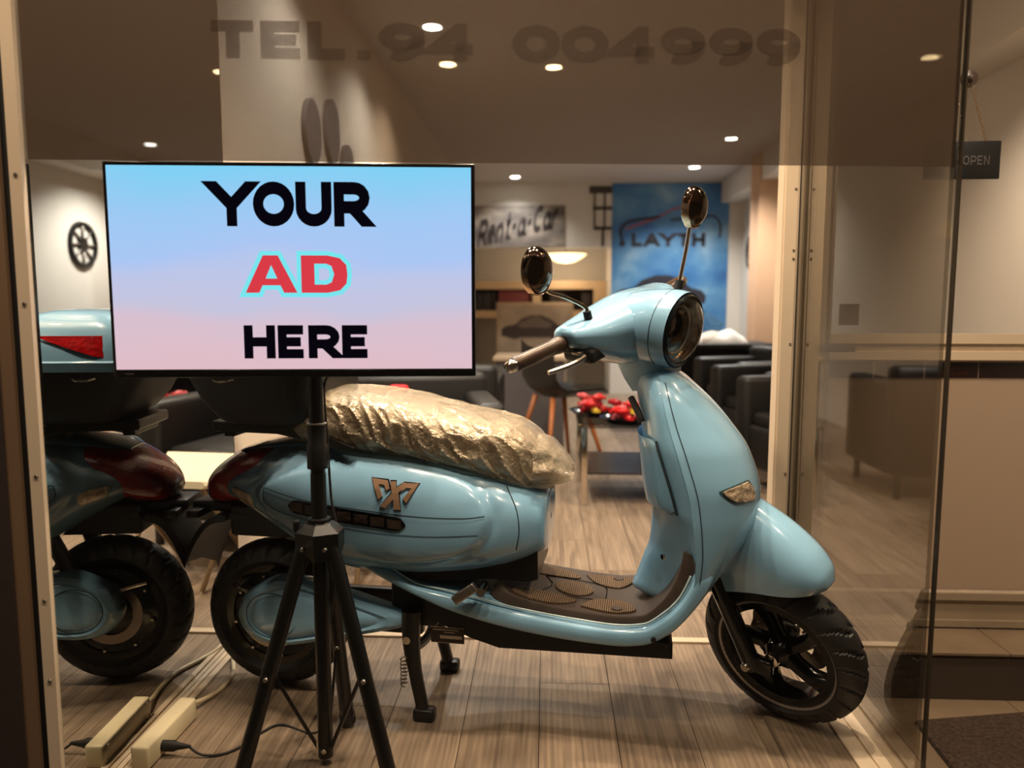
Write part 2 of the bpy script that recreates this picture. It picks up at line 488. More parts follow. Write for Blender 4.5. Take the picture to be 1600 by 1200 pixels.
# ------------------------------------------------------------------ side mirror panel of the display
mir, nt, out = new_nodes('mirror_silver')
g = nt.nodes.new('ShaderNodeBsdfGlossy'); g.inputs['Roughness'].default_value = 0.0; g.inputs['Color'].default_value = (.80, .80, .77, 1)
nt.links.new(g.outputs[0], out.inputs['Surface'])
mp_ = empty('wall_mirror', (XM, 1.776, 0))
tag(mp_, 'tall full-height mirror panel along the left side of the window display', 'mirror')
MB().add(box(-.012, 0, -.424, .424, 0.004, ZC)).build('mirror_glass', mir, mp_, smooth=False)
MB().add(box(-.03, -.012, -.427, .427, 0.0, ZC)).build('backing_board', BLACKM, mp_, smooth=False)
MB().add(box(-.012, .001, .424, .427, 0.0, ZC)).build('edge_strip', ALU, mp_, smooth=False)
# floor tracks along the two sides
def track(name, x0, x1, y0, y1, groove):
    t = MB().add(box(x0, groove - .003, y0, y1, 0.0, .008)).add(box(groove + .003, x1, y0, y1, 0, .008)).add(box(x0, x1, y0, y1, 0, .002))
    return struct(name, t, ALU)
track('trim_4', XM + .001, XM + .034, 1.40, 2.20, XM + .016)
track('trim_5', XS - .075, XS + .02, 1.49, YD, XS - .035)

# ------------------------------------------------------------------ shop window: glass, perforated film, frame
PANE = glass_mat('window_glass', (.97, .97, .96), refl=0.012, boost=0.6)
SIDE = glass_mat('tinted_side_glass', (.72, .70, .66), refl=0.14, boost=1.2)
DGL = glass_mat('door_glass', (.93, .92, .90), refl=0.01, boost=0.7)
def along(u, d, z):
    p = FA + FD * u + FN * d
    return (p.x, p.y, z)
WLEN = (FB - FA).length
def fbox(u0, u1, d0, d1, z0, z1):
    v, f = box(u0, u1, d0, d1, z0, z1)
    return [along(*p) for p in v], f
w1 = struct('window_1', MB().add(fbox(0.0, WLEN, -.004, .004, -.12, 2.7)), PANE)
MB().add(fbox(WLEN, WLEN + .0035, -.006, .006, -.12, 2.7)).build('glass_edge', mat('green_glass_edge', (58, 50, 40), rough=.25, var=.1), w1, smooth=False)
def film_mat(name, rgb, cover):
    m, nt, out = new_nodes(name)
    tr = nt.nodes.new('ShaderNodeBsdfTransparent')
    df = nt.nodes.new('ShaderNodeBsdfDiffuse'); df.inputs['Color'].default_value = (*lin(rgb), 1)
    tc = nt.nodes.new('ShaderNodeTexCoord'); sx = nt.nodes.new('ShaderNodeSeparateXYZ')
    nt.links.new(tc.outputs['Object'], sx.inputs[0])
    def m_(op, a=None, b=None, va=0, vb=0):
        k = nt.nodes.new('ShaderNodeMath'); k.operation = op
        if a is not None: nt.links.new(a, k.inputs[0])
        else: k.inputs[0].default_value = va
        if b is not None: nt.links.new(b, k.inputs[1])
        else: k.inputs[1].default_value = vb
        return k.outputs[0]
    f = 2 * PI / 0.0036
    cx = m_('COSINE', m_('MULTIPLY', sx.outputs['X'], None, vb=f)); cz = m_('COSINE', m_('MULTIPLY', sx.outputs['Z'], None, vb=f * 1.0))
    hole = m_('LESS_THAN', m_('MULTIPLY', cx, cz), None, vb=cover)     # staggered round holes
    mx = nt.nodes.new('ShaderNodeMixShader')
    nt.links.new(hole, mx.inputs['Fac']); nt.links.new(tr.outputs[0], mx.inputs[1]); nt.links.new(df.outputs[0], mx.inputs[2])
    nt.links.new(mx.outputs[0], out.inputs['Surface'])
    return m
FILM = film_mat('perforated_brown_film', (92, 76, 63), 0.17)
FILMT = film_mat('perforated_dark_print', (83, 68, 56), 0.18)
film = MB().add(fbox(0.02, WLEN - .004, -.0075, -.006, 1.279, 2.7)).build('perforated_film', FILM, w1, smooth=False, label='brown perforated film across the top of the glass')
p0 = along(.352, -.0050, 1.458)
text_obj('film_lettering', 'TEL.94 004999', .066, p0, FD, (0, 0, 1), FILMT, film, total=1.07, center=False, weight=.15, width=1.05)
# left jamb of the window, seen in steps
struct('trim_6', MB().add(fbox(-.008, 0.0145, -.008, .006, -.2, 2.7)), ALU)
struct('trim_7', MB().add(fbox(-.022, -.008, -.008, .000, -.2, 2.7)), GASK)
struct('trim_8', MB().add(fbox(-.046, -.022, -.008, .010, -.2, 2.7)), mat('tan_jamb', (112, 88, 66), rough=.6, var=.08, scale=3))
struct('trim_9', MB().add(fbox(-.5, -.046, -.008, .016, -.2, 2.7)), mat('brown_pillar', (48, 36, 32), rough=.7, var=.12, scale=3, bump=.1, bscale=30))
for z in (1.02, .46, .30, .70, 1.25):
    v, f = lathe([(0, .004), (.003, .003), (.004, 0)], 10, 'y')
    MB().add(([along(.004 + p[0], .006 + p[1], z + p[2]) for p in v], f)).build('rivet', STEEL, bpy.data.objects['trim_6'])
# side glass between display and entrance
w2 = struct('window_2', MB().add(box(XS - .004, XS + .004, 1.505, YD - .01, .006, ZC)), SIDE)
# post at the back of the side glass
struct('trim_10', MB().add(box(.700, .748, 2.33, 2.385, 0, ZC)).add(box(.706, .742, 2.326, 2.33, 0, ZC)), ALU)
struct('trim_11', MB().add(box(.7535, .778, 2.34, 2.39, 0, ZC)), ALUD)
struct('trim_12', MB().add(box(.748, .7535, 2.335, 2.39, 0, ZC)), GASK)
for z in (1.36, 1.18, 1.155, .9, .5):
    v, f = lathe([(0, -.004), (.003, -.003), (.004, 0)], 10, 'y', (.735, 2.326, z))
    MB().add((v, f)).build('rivet', STEEL, bpy.data.objects['trim_10'])

# ------------------------------------------------------------------ entrance door facing the street
dr = empty('door_1', (.80, YD, 0)); dr['kind'] = 'structure'
DW = 1.15
MB().add(box(0, .065, -.02, .03, .0, 2.2)).add(box(.058, .066, -.026, -.02, .12, 2.2)).build('stile', ALUD, dr, smooth=False)
MB().add(box(DW - .065, DW, -.02, .03, 0, 2.2)).build('stile', ALUD, dr, smooth=False)
MB().add(box(.065, DW - .065, -.018, .03, .868, .925)).add(box(.065, DW - .065, -.028, -.018, .900, .930)).add(box(.065, DW - .065, -.026, -.018, .850, .876)).build('mid_rail', ALU, dr, smooth=False)
MB().add(box(.0, DW, -.02, .03, .006, .10)).add(box(0, DW, -.032, -.02, .095, .118)).add(box(0, DW, -.028, -.02, .006, .028)).build('bottom_rail', ALUD, dr, smooth=False)
MB().add(box(0, DW, -.02, .03, 2.14, 2.2)).build('top_rail', ALUD, dr, smooth=False)
MB().add(box(.065, DW - .065, -.002, .004, .925, 2.14)).build('glass_pane', DGL, dr, smooth=False)
FROST, nt, out = new_nodes('frosted_door_glass')
df = nt.nodes.new('ShaderNodeBsdfDiffuse'); df.inputs['Color'].default_value = (*lin((196, 178, 158)), 1)
tl_ = nt.nodes.new('ShaderNodeBsdfTranslucent'); tl_.inputs['Color'].default_value = (*lin((200, 182, 162)), 1)
gl = nt.nodes.new('ShaderNodeBsdfGlossy'); gl.inputs['Roughness'].default_value = .35
m1 = nt.nodes.new('ShaderNodeMixShader'); m1.inputs['Fac'].default_value = .5; m2 = nt.nodes.new('ShaderNodeMixShader'); m2.inputs['Fac'].default_value = .08
nt.links.new(df.outputs[0], m1.inputs[1]); nt.links.new(tl_.outputs[0], m1.inputs[2]); nt.links.new(m1.outputs[0], m2.inputs[1]); nt.links.new(gl.outputs[0], m2.inputs[2]); nt.links.new(m2.outputs[0], out.inputs['Surface'])
MB().add(box(.065, DW - .065, -.002, .004, .118, .85)).build('frosted_pane', FROST, dr, smooth=False)
STK = mat('dark_brown_sticker', (34, 16, 13), rough=.35, var=.15)
STT = mat('dull_red_print', (92, 40, 26), rough=.5, var=.1)
for k, (x0, x1) in enumerate([(.067, .205), (.213, .358), (.366, .522), (.526, .70), (.706, .86)]):
    st = MB().add(box(x0, x1, -.0055, -.0025, .793, .842)).build('sticker', STK, dr, smooth=False)
    if k in (1, 2): text_obj('lettering', 'RENT A CAR', .0095, ((x0 + x1) / 2, -.0062, .803), (1, 0, 0), (0, 0, 1), STT, st, total=.10, weight=.07)
h = MB().add(cyl((.03, -.02, .886), (.03, -.06, .886), .011)).add(box(.022, .125, -.072, -.052, .876, .895, .004)).build('handle', GASK, dr)
# small dark square on the door glass
nt_ = MB().add(box(.895, .955, YD - .0062, YD - .0032, .955, 1.02)).build('door_patch', mat('dark_patch_print', (70, 62, 64), rough=.5, var=.5, scale=40), None, smooth=False)
tag(nt_, 'small square dark patch on the door glass above the mid rail', 'notice')
o = MB().add(box(XR - .012, XR - .0005, 4.20, 4.34, 1.37, 1.46, .003)).add(box(XR - .016, XR - .012, 4.22, 4.26, 1.39, 1.44)).build('light_switch', CREAM, None)
tag(o, 'cream double light switch on the wall behind the door', 'switch')

# steps of the entrance
TILE = mat('brown_floor_tile', (122, 104, 84), rough=.45, var=.14, scale=6, bump=.05, bscale=40)
TILED = mat('dark_riser_tile', (52, 44, 38), rough=.4, var=.15, scale=8)
GROUT = mat('tile_grout', (92, 80, 68), rough=.9)
ent = struct('floor_entrance', MB().add(box(XS + .026, XR, 0.9, 2.44, -.30, -.155)).add(box(XS + .026, XR, 2.20, 2.44, -.156, -.008)), GROUT)
for k in range(5):
    x0 = XS + .026 + [0, .17, .57, .97, 1.37][k]; x1 = min(XS + .026 + [.17, .57, .97, 1.37, 1.77][k], XR)
    MB().add(box(x0 + .0012, x1 - .0012, 2.183, 2.44, -.010, 0, .002)).build('landing_tile', TILE, ent, smooth=False)
    MB().add(box(x0 + .0012, x1 - .0012, 2.193, 2.201, -.147, -.011)).build('riser_tile', TILED, ent, smooth=False)
    for j in range(3):
        MB().add(box(x0 + .0012, x1 - .0012, 2.19 - .4 * (j + 1) + .0012, 2.19 - .4 * j - .0012, -.157, -.147)).build('floor_tile', TILE, ent, smooth=False)
MATM = mat('coir_doormat', (66, 50, 38), rough=.95, var=.6, scale=90, bump=1.0, bscale=220)
o = MB().add(([(1.005, 1.55, -.147), (1.66, 1.60, -.147), (1.60, 2.15, -.147), (1.03, 2.05, -.147), (1.008, 1.553, -.135), (1.657, 1.603, -.135), (1.597, 2.147, -.135), (1.033, 2.047, -.135)],
     [(0, 1, 2, 3), (4, 7, 6, 5), (0, 4, 5, 1), (1, 5, 6, 2), (2, 6, 7, 3), (3, 7, 4, 0)])).build('doormat', MATM, None, smooth=False)
tag(o, 'dark brown speckled doormat on the lower step of the entrance', 'doormat')

# OPEN sign hanging on the door glass
sg = empty('open_sign', (1.236, YD - .012, 1.39))
tag(sg, 'black hanging sign reading OPEN on the entrance door glass', 'sign')
MB().add(box(-.115, .106, -.004, .004, 0, .112, .003)).build('board', mat('black_sign_board', (4, 4, 4), rough=.5), sg)
text_obj('lettering', 'OPEN', .026, (.035, -.0048, .042), (1, 0, 0), (0, 0, 1), mat('grey_sign_print', (84, 80, 78), rough=.6), sg, total=.078, weight=.07)
CHN = mat('brass_chain', (150, 122, 84), rough=.35, metal=.8)
for sx_ in (-1, 1):
    ch = MB(); a = Vector((.004, -.004, .285)); b_ = Vector((.062 * sx_ - .002, -.004, .108)); n_ = 16
    for k in range(n_):
        c = a.lerp(b_, (k + .5) / n_); d = (b_ - a).normalized(); s_ = Vector((0, 1, 0)) if k % 2 else d.cross(Vector((0, 1, 0)))
        ch.add(tube([c + d * .0065 * math.cos(t) + s_ * .0032 * math.sin(t) for t in np.linspace(0, 2 * PI, 9)], .0009, n=5, sub=1, cap=False))
    ch.build('chain', CHN, sg)
MB().add(lathe([(0, -.016), (.006, -.014), (.010, -.006), (.024, -.002), (.026, .004), (0, .005)], 20, 'y', (.004, 0, .290))).build('suction_cup', mat('smoky_rubber_cup', (70, 58, 50), rough=.3), sg)

# ================================================================== SCOOTER
# local frame: x forward, y to the scooter's left (away from the street), z up; origin under the rear axle
SC = empty('electric_scooter', (-0.7146, 1.9342, 0), math.radians(-6.79))
tag(SC, 'light turquoise retro scooter on its centre stand in the window, wrapped seat', 'scooter')

# ---- rear body shell
bs = [-.114, -.098, -.06, .00, .05, .11, .17, .27, .40, .525, .62, .68, .712]
b_zt = pchip(bs, [.580, .594, .614, .642, .674, .686, .692, .688, .680, .655, .624, .600, .578])
b_zb = pchip(bs, [.548, .536, .514, .480, .450, .412, .380, .352, .348, .362, .382, .402, .416])
b_w = pchip(bs, [.070, .098, .124, .148, .168, .184, .194, .200, .200, .192, .178, .160, .138])
BN = 2.5
OVAL = [(.012, .559), (.072, .608), (.17, .642), (.298, .658), (.422, .652), (.535, .626), (.605, .565), (.612, .505), (.575, .454), (.496, .418), (.356, .404), (.197, .432), (.084, .492)]
ov = smooth_path([(*p, 0) for p in OVAL + OVAL[:1]], 8)
ov_np = np.array([(p.x, p.y) for p in ov])
def oval_d(s, z): return float(np.sqrt(((ov_np - np.array([s, z])) ** 2).sum(1).min()))
_ax, _ay = ov_np[:, 0], ov_np[:, 1]; _bx, _by = np.roll(_ax, -1), np.roll(_ay, -1)
def oval_in(s, z):
    c = ((_ay > z) != (_by > z)) & (s < (_bx - _ax) * (z - _ay) / (_by - _ay + 1e-12) + _ax)
    return bool(c.sum() % 2)
def relief(s, z):
    """pressed panel on the flank: a groove round the oval, the inside standing proud"""
    d = oval_d(s, z)
    if oval_in(s, z):
        k = min(1.0, d / .014); return -.0045 + .0135 * (k * k * (3 - 2 * k))
    return -.0045 * math.exp(-(d / .012) ** 2)
def body_t(s, z, groove=True):
    zt, zb, w = b_zt(s), b_zb(s), b_w(s); zc = (zt + zb) / 2; h = (zt - zb) / 2
    k = min(1.0, abs(z - zc) / h)
    t = w * (1 - k ** BN) ** (1 / BN)
    if t > .4 * w: t += relief(s, z)
    return max(t, 0.0)
rings = []
for s in np.concatenate([np.linspace(-.114, .0, 22), np.linspace(.008, .712, 92)]):
    zt, zb, w = b_zt(s), b_zb(s), b_w(s); zc = (zt + zb) / 2; h = (zt - zb) / 2; ring = []
    for k in range(88):
        a = 2 * PI * k / 88
        y = w * sgp(math.cos(a), 2 / BN); z = zc + h * sgp(math.sin(a), 2 / BN)
        if abs(y) > .4 * w: y += math.copysign(1.0, y) * relief(s, z)
        ring.append((s, y, z))
    rings.append(ring)
fst_ = rings[0]
for ds, kk in ((.006, .86), (.009, .6)):
    cz = sum(p[2] for p in fst_) / len(fst_)
    rings.insert(0, [(p[0] - ds, p[1] * kk, cz + (p[2] - cz) * kk) for p in fst_])
# rounded front end
last = rings[-1]
for ds, kk in ((.008, .95), (.015, .86), (.020, .72), (.022, .5)):
    cz = sum(p[2] for p in last) / len(last)
    rings.append([(p[0] + ds, p[1] * kk, cz + (p[2] - cz) * (.5 + .5 * kk)) for p in last])
body = MB().add(loft(rings)).build('rear_body', PAINT, SC, angle=60)

def side_patch(poly, eps=.003, depth=.006, sub=1, side=-1):
    """raised plate that follows the flank of the rear body; poly in (s, z)"""
    P = []
    n = len(poly)
    for i in range(n):
        a, b = poly[i], poly[(i + 1) % n]
        for k in range(sub): P.append((a[0] + (b[0] - a[0]) * k / sub, a[1] + (b[1] - a[1]) * k / sub))
    n = len(P)
    v = [(s, side * (body_t(s, z, False) + eps), z) for s, z in P] + [(s, side * (body_t(s, z, False) + eps - depth), z) for s, z in P]
    tri = tessellate_polygon([[Vector((s, z, 0)) for s, z in P]])
    f = [tuple(t) for t in tri] + [(i, (i + 1) % n, (i + 1) % n + n, i + n) for i in range(n)]
    return v, f
def quad_patch(corner, fn, eps, depth, n=9, inset=0.0):
    """curved plate spanned by four corners in surface coordinates; fn(u, v, off) gives the point"""
    c = np.array(corner, float); m_ = c.mean(0); c = m_ + (c - m_) * (1 - inset); v = []
    for off in (eps, eps - depth):
        for i in range(n):
            for j in range(n):
                a, b = i / (n - 1), j / (n - 1); rd = .06 * ((2 * a - 1) ** 2) * ((2 * b - 1) ** 2)
                p = (c[0] * (1 - a) + c[1] * a) * (1 - b) + (c[3] * (1 - a) + c[2] * a) * b; p = p + (c.mean(0) - p) * rd * 2
                v.append(fn(p[0], p[1], off))
    f = [(o_ + i * n + j, o_ + i * n + j + 1, o_ + (i + 1) * n + j + 1, o_ + (i + 1) * n + j) for o_ in (0, n * n) for i in range(n - 1) for j in range(n - 1)]
    e = [j for j in range(n)] + [i * n + n - 1 for i in range(1, n)] + [(n - 1) * n + j for j in range(n - 2, -1, -1)] + [i * n for i in range(n - 2, 0, -1)]
    f += [(e[k], e[(k + 1) % len(e)], e[(k + 1) % len(e)] + n * n, e[k] + n * n) for k in range(len(e))]
    return v, f
def strip_patch(path, w, eps=.0012, side=-1, sub=8):
    P = smooth_path([(*p, 0) for p in path], sub); up, dn = [], []
    for i, p in enumerate(P):
        t = (P[min(i + 1, len(P) - 1)] - P[max(i - 1, 0)]).normalized(); nn = Vector((-t.y, t.x, 0)) * w
        up.append((p.x + nn.x, p.y + nn.y)); dn.append((p.x - nn.x, p.y - nn.y))
    n = len(P); v = [(s, side * (body_t(s, z) + eps), z) for s, z in up + dn]
    return v, [(i, i + 1, i + 1 + n, i + n) for i in range(n - 1)]
SEAM = mat('dark_panel_gap', (22, 40, 48), rough=.7, var=0)
for side in (-1, 1):
    sm = MB().add(strip_patch([(.058, .581), (.177, .559), (.303, .546), (.442, .535), (.547, .533), (.600, .538)], .0011, side=side)) \
        .add(strip_patch([(.057, .545), (.111, .525), (.302, .497), (.456, .489), (.585, .494)], .0009, side=side)) \
        .add(strip_patch([(.058, .581), (.053, .563), (.057, .545)], .0009, side=side, sub=3)) \
        .add(strip_patch([(.64, .596), (.668, .55), (.676, .50), (.668, .45)], .0010, side=side))
    sm.build('panel_seam', SEAM, body)
    # smoked side lamp with cells
    def slot(s0, s1, z0, z1, hw):
        d = Vector((s1 - s0, z1 - z0)).normalized(); n = Vector((-d.y, d.x)); out = []
        for k in range(13):
            a = PI / 2 + PI * k / 12; out.append((s0 + hw * (d.x * math.cos(a) + n.x * math.sin(a)), z0 + hw * (d.y * math.cos(a) + n.y * math.sin(a))))
        for k in range(13):
            a = -PI / 2 + PI * k / 12; out.append((s1 + hw * (d.x * math.cos(a) + n.x * math.sin(a)), z1 + hw * (d.y * math.cos(a) + n.y * math.sin(a))))
        return out
    def slot_strip(s0, s1, z0, z1, hw, eps, m, name, par):
        pa = [(s0 + (s1 - s0) * k / 24, z0 + (z1 - z0) * k / 24) for k in range(25)]
        d = Vector((s1 - s0, z1 - z0)).normalized(); n = Vector((-d.y, d.x)); up, dn = [], []
        for k, (s, z) in enumerate(pa):
            e = min(k, 24 - k) / 2.0; h_ = hw * math.sqrt(max(0.02, 1 - max(0, 1 - e) ** 2))
            up.append((s + n.x * h_, z + n.y * h_)); dn.append((s - n.x * h_, z - n.y * h_))
        N = len(pa)
        v = [(s, side * (body_t(s, z, False) + eps), z) for s, z in up + dn] + [(s, side * (body_t(s, z, False) - .01), z) for s, z in up + dn]
        f = [(i, i + 1, i + 1 + N, i + N) for i in range(N - 1)]
        f += [(i, i + 1, i + 1 + 2 * N, i + 2 * N) for i in range(N - 1)] + [(i + N, i + 1 + N, i + 1 + 3 * N, i + 3 * N) for i in range(N - 1)]
        f += [(0, N, 3 * N, 2 * N), (N - 1, 2 * N - 1, 4 * N - 1, 3 * N - 1)]
        return MB().add((v, f)).build(name, m, par)
    sl = slot_strip(.128, .419, .546, .514, .0165, .0035, GLOSSB, 'side_lamp', SC)
    for k in range(7):
        c = .150 + k * .0405; zc_ = .546 + (.514 - .546) * (c - .128) / .291
        MB().add(side_patch([(c - .0165, zc_ - .010), (c + .0165, zc_ - .0115), (c + .0165, zc_ + .008), (c - .0165, zc_ + .010)], .0046, .004, 2, side)).build('lamp_cell', SMOKE, sl, smooth=False)
    qc = [(-.058, .570), (.014, .556), (.020, .516), (-.048, .536)]; fnb = lambda a, b, o_: (a, side * (body_t(a, b, False) + o_), b)
    sg_ = MB().add(quad_patch(qc, fnb, .004, .012)).build('rear_indicator', mat('lamp_bezel', (170, 190, 190), rough=.25), SC)
    MB().add(quad_patch(qc, fnb, .0062, .006, inset=.13)).build('lens', AMBERL, sg_)
    # winged X emblem
    def em(pts, eps, gx=0, gz=0): return side_patch([(.390 + (x - 50) * .00112 * 1.0, .584 + (z - 35) * .00095) for x, z in pts], eps, .003, 2, side)
    lw = [(0, 70), (40, 62), (32, 47), (20, 51), (28, 34), (24, 30), (17, 22), (8, 45)]
    lwing = [(0, 70), (34, 66), (40, 48), (33, 43), (28, 56), (16, 58), (26, 30), (18, 22)]
    xs_ = [(40, 64), (52, 64), (54, 50), (68, 62), (78, 60), (60, 40), (66, 0), (52, 0), (50, 24), (34, 2), (22, 6), (46, 38)]
    rwing = [(100, 60), (74, 61), (64, 50), (66, 43), (76, 51), (86, 50), (70, 26), (78, 16)]
    emb = MB()
    gold = mat('rose_gold_emblem', (196, 158, 128), rough=.3, metal=.6, var=.05)
    dk = MB()
    def grow(P, k):
        c = np.mean(np.array(P), 0); return [tuple(c + (np.array(p) - c) * (1 + k / max(6, np.linalg.norm(np.array(p) - c)))) for p in P]
    for P in (lwing, xs_, rwing):
        emb.add(em(P, .0042)); dk.add(em(grow(P, 2.6), .0026))
    eo = dk.build('emblem', GLOSSB, SC, smooth=False); emb.build('emblem_face', gold, eo, smooth=False)

# ---- black base under the body, tail lamp, tail cover, rear flap
MB().add(loft([[(s, y * (.105 + .03 * (s < .6)), z) for y, z in [(-1, z0), (-1, z1), (1, z1), (1, z0)]] for s, z0, z1 in [(.33, .37, .40), (.45, .358, .41), (.60, .360, .43), (.69, .358, .45), (.712, .365, .445)]])).build('body_base', BLACK, SC)
ts = [-.185, -.175, -.15, -.11, -.07, -.02, .06]
t_zt, t_zb, t_w = pchip(ts, [.548, .566, .594, .624, .646, .660, .668]), pchip(ts, [.528, .512, .498, .500, .51, .53, .56]), pchip(ts, [.020, .044, .078, .104, .118, .122, .11])
rings = []
for s in np.linspace(-.185, .06, 30):
    zt, zb, w = t_zt(s), t_zb(s), t_w(s)
    rings.append([(s, w * sgp(math.cos(a), .85), (zt + zb) / 2 + (zt - zb) / 2 * sgp(math.sin(a), .85)) for a in np.linspace(0, 2 * PI, 40, endpoint=False)])
tl = MB().add(loft(rings)).build('tail_lamp', REDL, SC)
rings = [[(s, w * math.cos(a), z + hh * math.sin(a)) for a in np.linspace(0, 2 * PI, 24, endpoint=False)] for s, w, z, hh in [(-.075, .045, .642, .005), (-.045, .078, .652, .008), (.02, .095, .664, .012), (.10, .105, .672, .018), (.2, .11, .682, .018)]]
MB().add(loft(rings)).build('tail_cover', PAINT, SC)
fl = [(.02, .435), (-.08, .468), (-.150, .462), (-.192, .415), (-.222, .35), (-.250, .272), (-.257, .246)]
fw = [.06, .075, .085, .092, .098, .098, .07]
P = smooth_path([(a, 0, b) for a, b in fl], 5); ww = np.interp(np.linspace(0, 1, len(P)), np.linspace(0, 1, len(fw)), fw); rings = []
for i, p in enumerate(P):
    t = (P[min(i + 1, len(P) - 1)] - P[max(i - 1, 0)]).normalized(); n = Vector((t.z, 0, -t.x))
    if n.x > 0 or n.z < 0: n = -n
    rings.append([tuple(p + Vector((0, y * ww[i], 0)) + n * d) for y, d in [(-1, -.012), (-.92, .004), (0, .008), (.92, .004), (1, -.012), (.9, -.006), (0, -.002), (-.9, -.006)]])
flap = MB().add(loft(rings)).build('mudguard', BLACKM, SC)
MB().add(box(-.215, -.10, -.055, .055, .478, .505, .008)).add(box(-.205, -.17, -.10, .10, .470, .490, .006)).build('plate_bracket', BLACK, SC)
for y in (-.03, .03): MB().add(lathe([(0, -.003), (.006, -.002), (.007, .002)], 12, 'x', (-.227, y, .37))).build('bolt', CHROME, flap)
MB().add(box(-.10, .25, -.07, .07, .42, .50, .01)).build('under_tray', BLACKM, SC)

# ---- seat and the plastic wrapped round it
ss = [.078, .096, .135, .23, .385, .535, .63, .70, .735]
q_zt, q_zb, q_w = pchip(ss, [.735, .770, .798, .798, .780, .745, .728, .690, .640]), pchip(ss, [.70, .69, .682, .672, .656, .632, .604, .584, .585]), pchip(ss, [.06, .10, .125, .140, .150, .145, .132, .10, .06])
rs_ = np.random.RandomState(3)
FC = np.stack([rs_.uniform(0, .8, 190), rs_.uniform(0, 2 * PI, 190) * .14], 1)       # crease cells on the unrolled wrap
def fold(s, a, low):
    p = np.array([s, a * .14]); q = FC - p
    u = q[:, 0] * .86 + q[:, 1] * .5 * np.sign(math.cos(a)); v = -q[:, 0] * .5 * np.sign(math.cos(a)) + q[:, 1] * .86
    d = np.sort(np.sqrt((u * 1.5) ** 2 + (v * .62) ** 2))[:2]
    e = (d[1] - d[0]) / .022
    return (1.0 - min(1.0, e)) * (.35 + .75 * low) - .25 * low * min(1.0, d[0] / .05)
def seat_rings(grow, wr, n=72, m=110):
    rings = []
    for s in np.linspace(.078 - grow, .735 + grow, m):
        sc_ = min(max(s, .078), .735); zt, zb, w = q_zt(sc_) + grow, q_zb(sc_) - grow * .6, q_w(sc_) + grow
        ring = []
        for a in np.linspace(0, 2 * PI, n, endpoint=False):
            y = w * sgp(math.cos(a), .62); z = (zt + zb) / 2 + (zt - zb) / 2 * sgp(math.sin(a), .62)
            if wr:
                low = max(0.0, min(1.0, (zt - z) / max(.01, zt - zb)))
                d = wr * fold(s, a, low)
                y += math.cos(a) * d; z += math.sin(a) * d
            ring.append((s, y, z))
        rings.append(ring)
    return rings
MB().add(loft(seat_rings(0, 0, 48, 60))).build('seat', SEATBR, SC)
WRAP, nt, out = new_nodes('crinkled_clear_plastic')
tr = nt.nodes.new('ShaderNodeBsdfTransparent'); tr.inputs['Color'].default_value = (.93, .90, .84, 1)
pb = nt.nodes.new('ShaderNodeBsdfPrincipled'); pb.inputs['Base Color'].default_value = (*lin((228, 210, 180)), 1); pb.inputs['Roughness'].default_value = .27; pb.inputs['Metallic'].default_value = .45
pb.inputs['Specular IOR Level'].default_value = .9; pb.inputs['Coat Weight'].default_value = .8; pb.inputs['Coat Roughness'].default_value = .08
tc = nt.nodes.new('ShaderNodeTexCoord'); mpn = nt.nodes.new('ShaderNodeMapping'); mpn.inputs['Rotation'].default_value = (0, .7, .3); mpn.inputs['Scale'].default_value = (1, 2.2, 1)
nt.links.new(tc.outputs['Object'], mpn.inputs['Vector'])
vn = nt.nodes.new('ShaderNodeTexVoronoi'); vn.feature = 'DISTANCE_TO_EDGE'; vn.inputs['Scale'].default_value = 26
nz = nt.nodes.new('ShaderNodeTexNoise'); nz.inputs['Scale'].default_value = 55; nz.inputs['Detail'].default_value = 5; nz.inputs['Distortion'].default_value = 1.5
nt.links.new(mpn.outputs[0], vn.inputs['Vector']); nt.links.new(mpn.outputs[0], nz.inputs['Vector'])
am = nt.nodes.new('ShaderNodeMath'); am.operation = 'MULTIPLY_ADD'; am.inputs[1].default_value = .8
nt.links.new(vn.outputs['Distance'], am.inputs[0]); nt.links.new(nz.outputs['Fac'], am.inputs[2])
bp = nt.nodes.new('ShaderNodeBump'); bp.inputs['Strength'].default_value = .9; bp.inputs['Distance'].default_value = .007
nt.links.new(am.outputs[0], bp.inputs['Height']); nt.links.new(bp.outputs['Normal'], pb.inputs['Normal'])
mx = nt.nodes.new('ShaderNodeMixShader'); mx.inputs['Fac'].default_value = .55
nt.links.new(tr.outputs[0], mx.inputs[1]); nt.links.new(pb.outputs[0], mx.inputs[2]); nt.links.new(mx.outputs[0], out.inputs['Surface'])
MB().add(loft(seat_rings(.009, .011, 110, 190))).build('plastic_seat_cover', WRAP, SC, angle=25)
# loose end of the wrap at the nose of the seat
rings = []
for s, z0, z1, w in [(.70, .575, .70, .125), (.735, .575, .690, .105), (.765, .58, .655, .085), (.785, .59, .625, .055)]:
    rings.append([(s + .006 * noise.noise(Vector((s * 60, a * 3, 1))), w * math.cos(a) * (1 + .12 * math.sin(a * 7 + s * 40)), (z0 + z1) / 2 + (z1 - z0) / 2 * math.sin(a)) for a in np.linspace(0, 2 * PI, 48, endpoint=False)])
MB().add(loft(rings, cap=False)).build('wrap_end', WRAP, SC, angle=80)

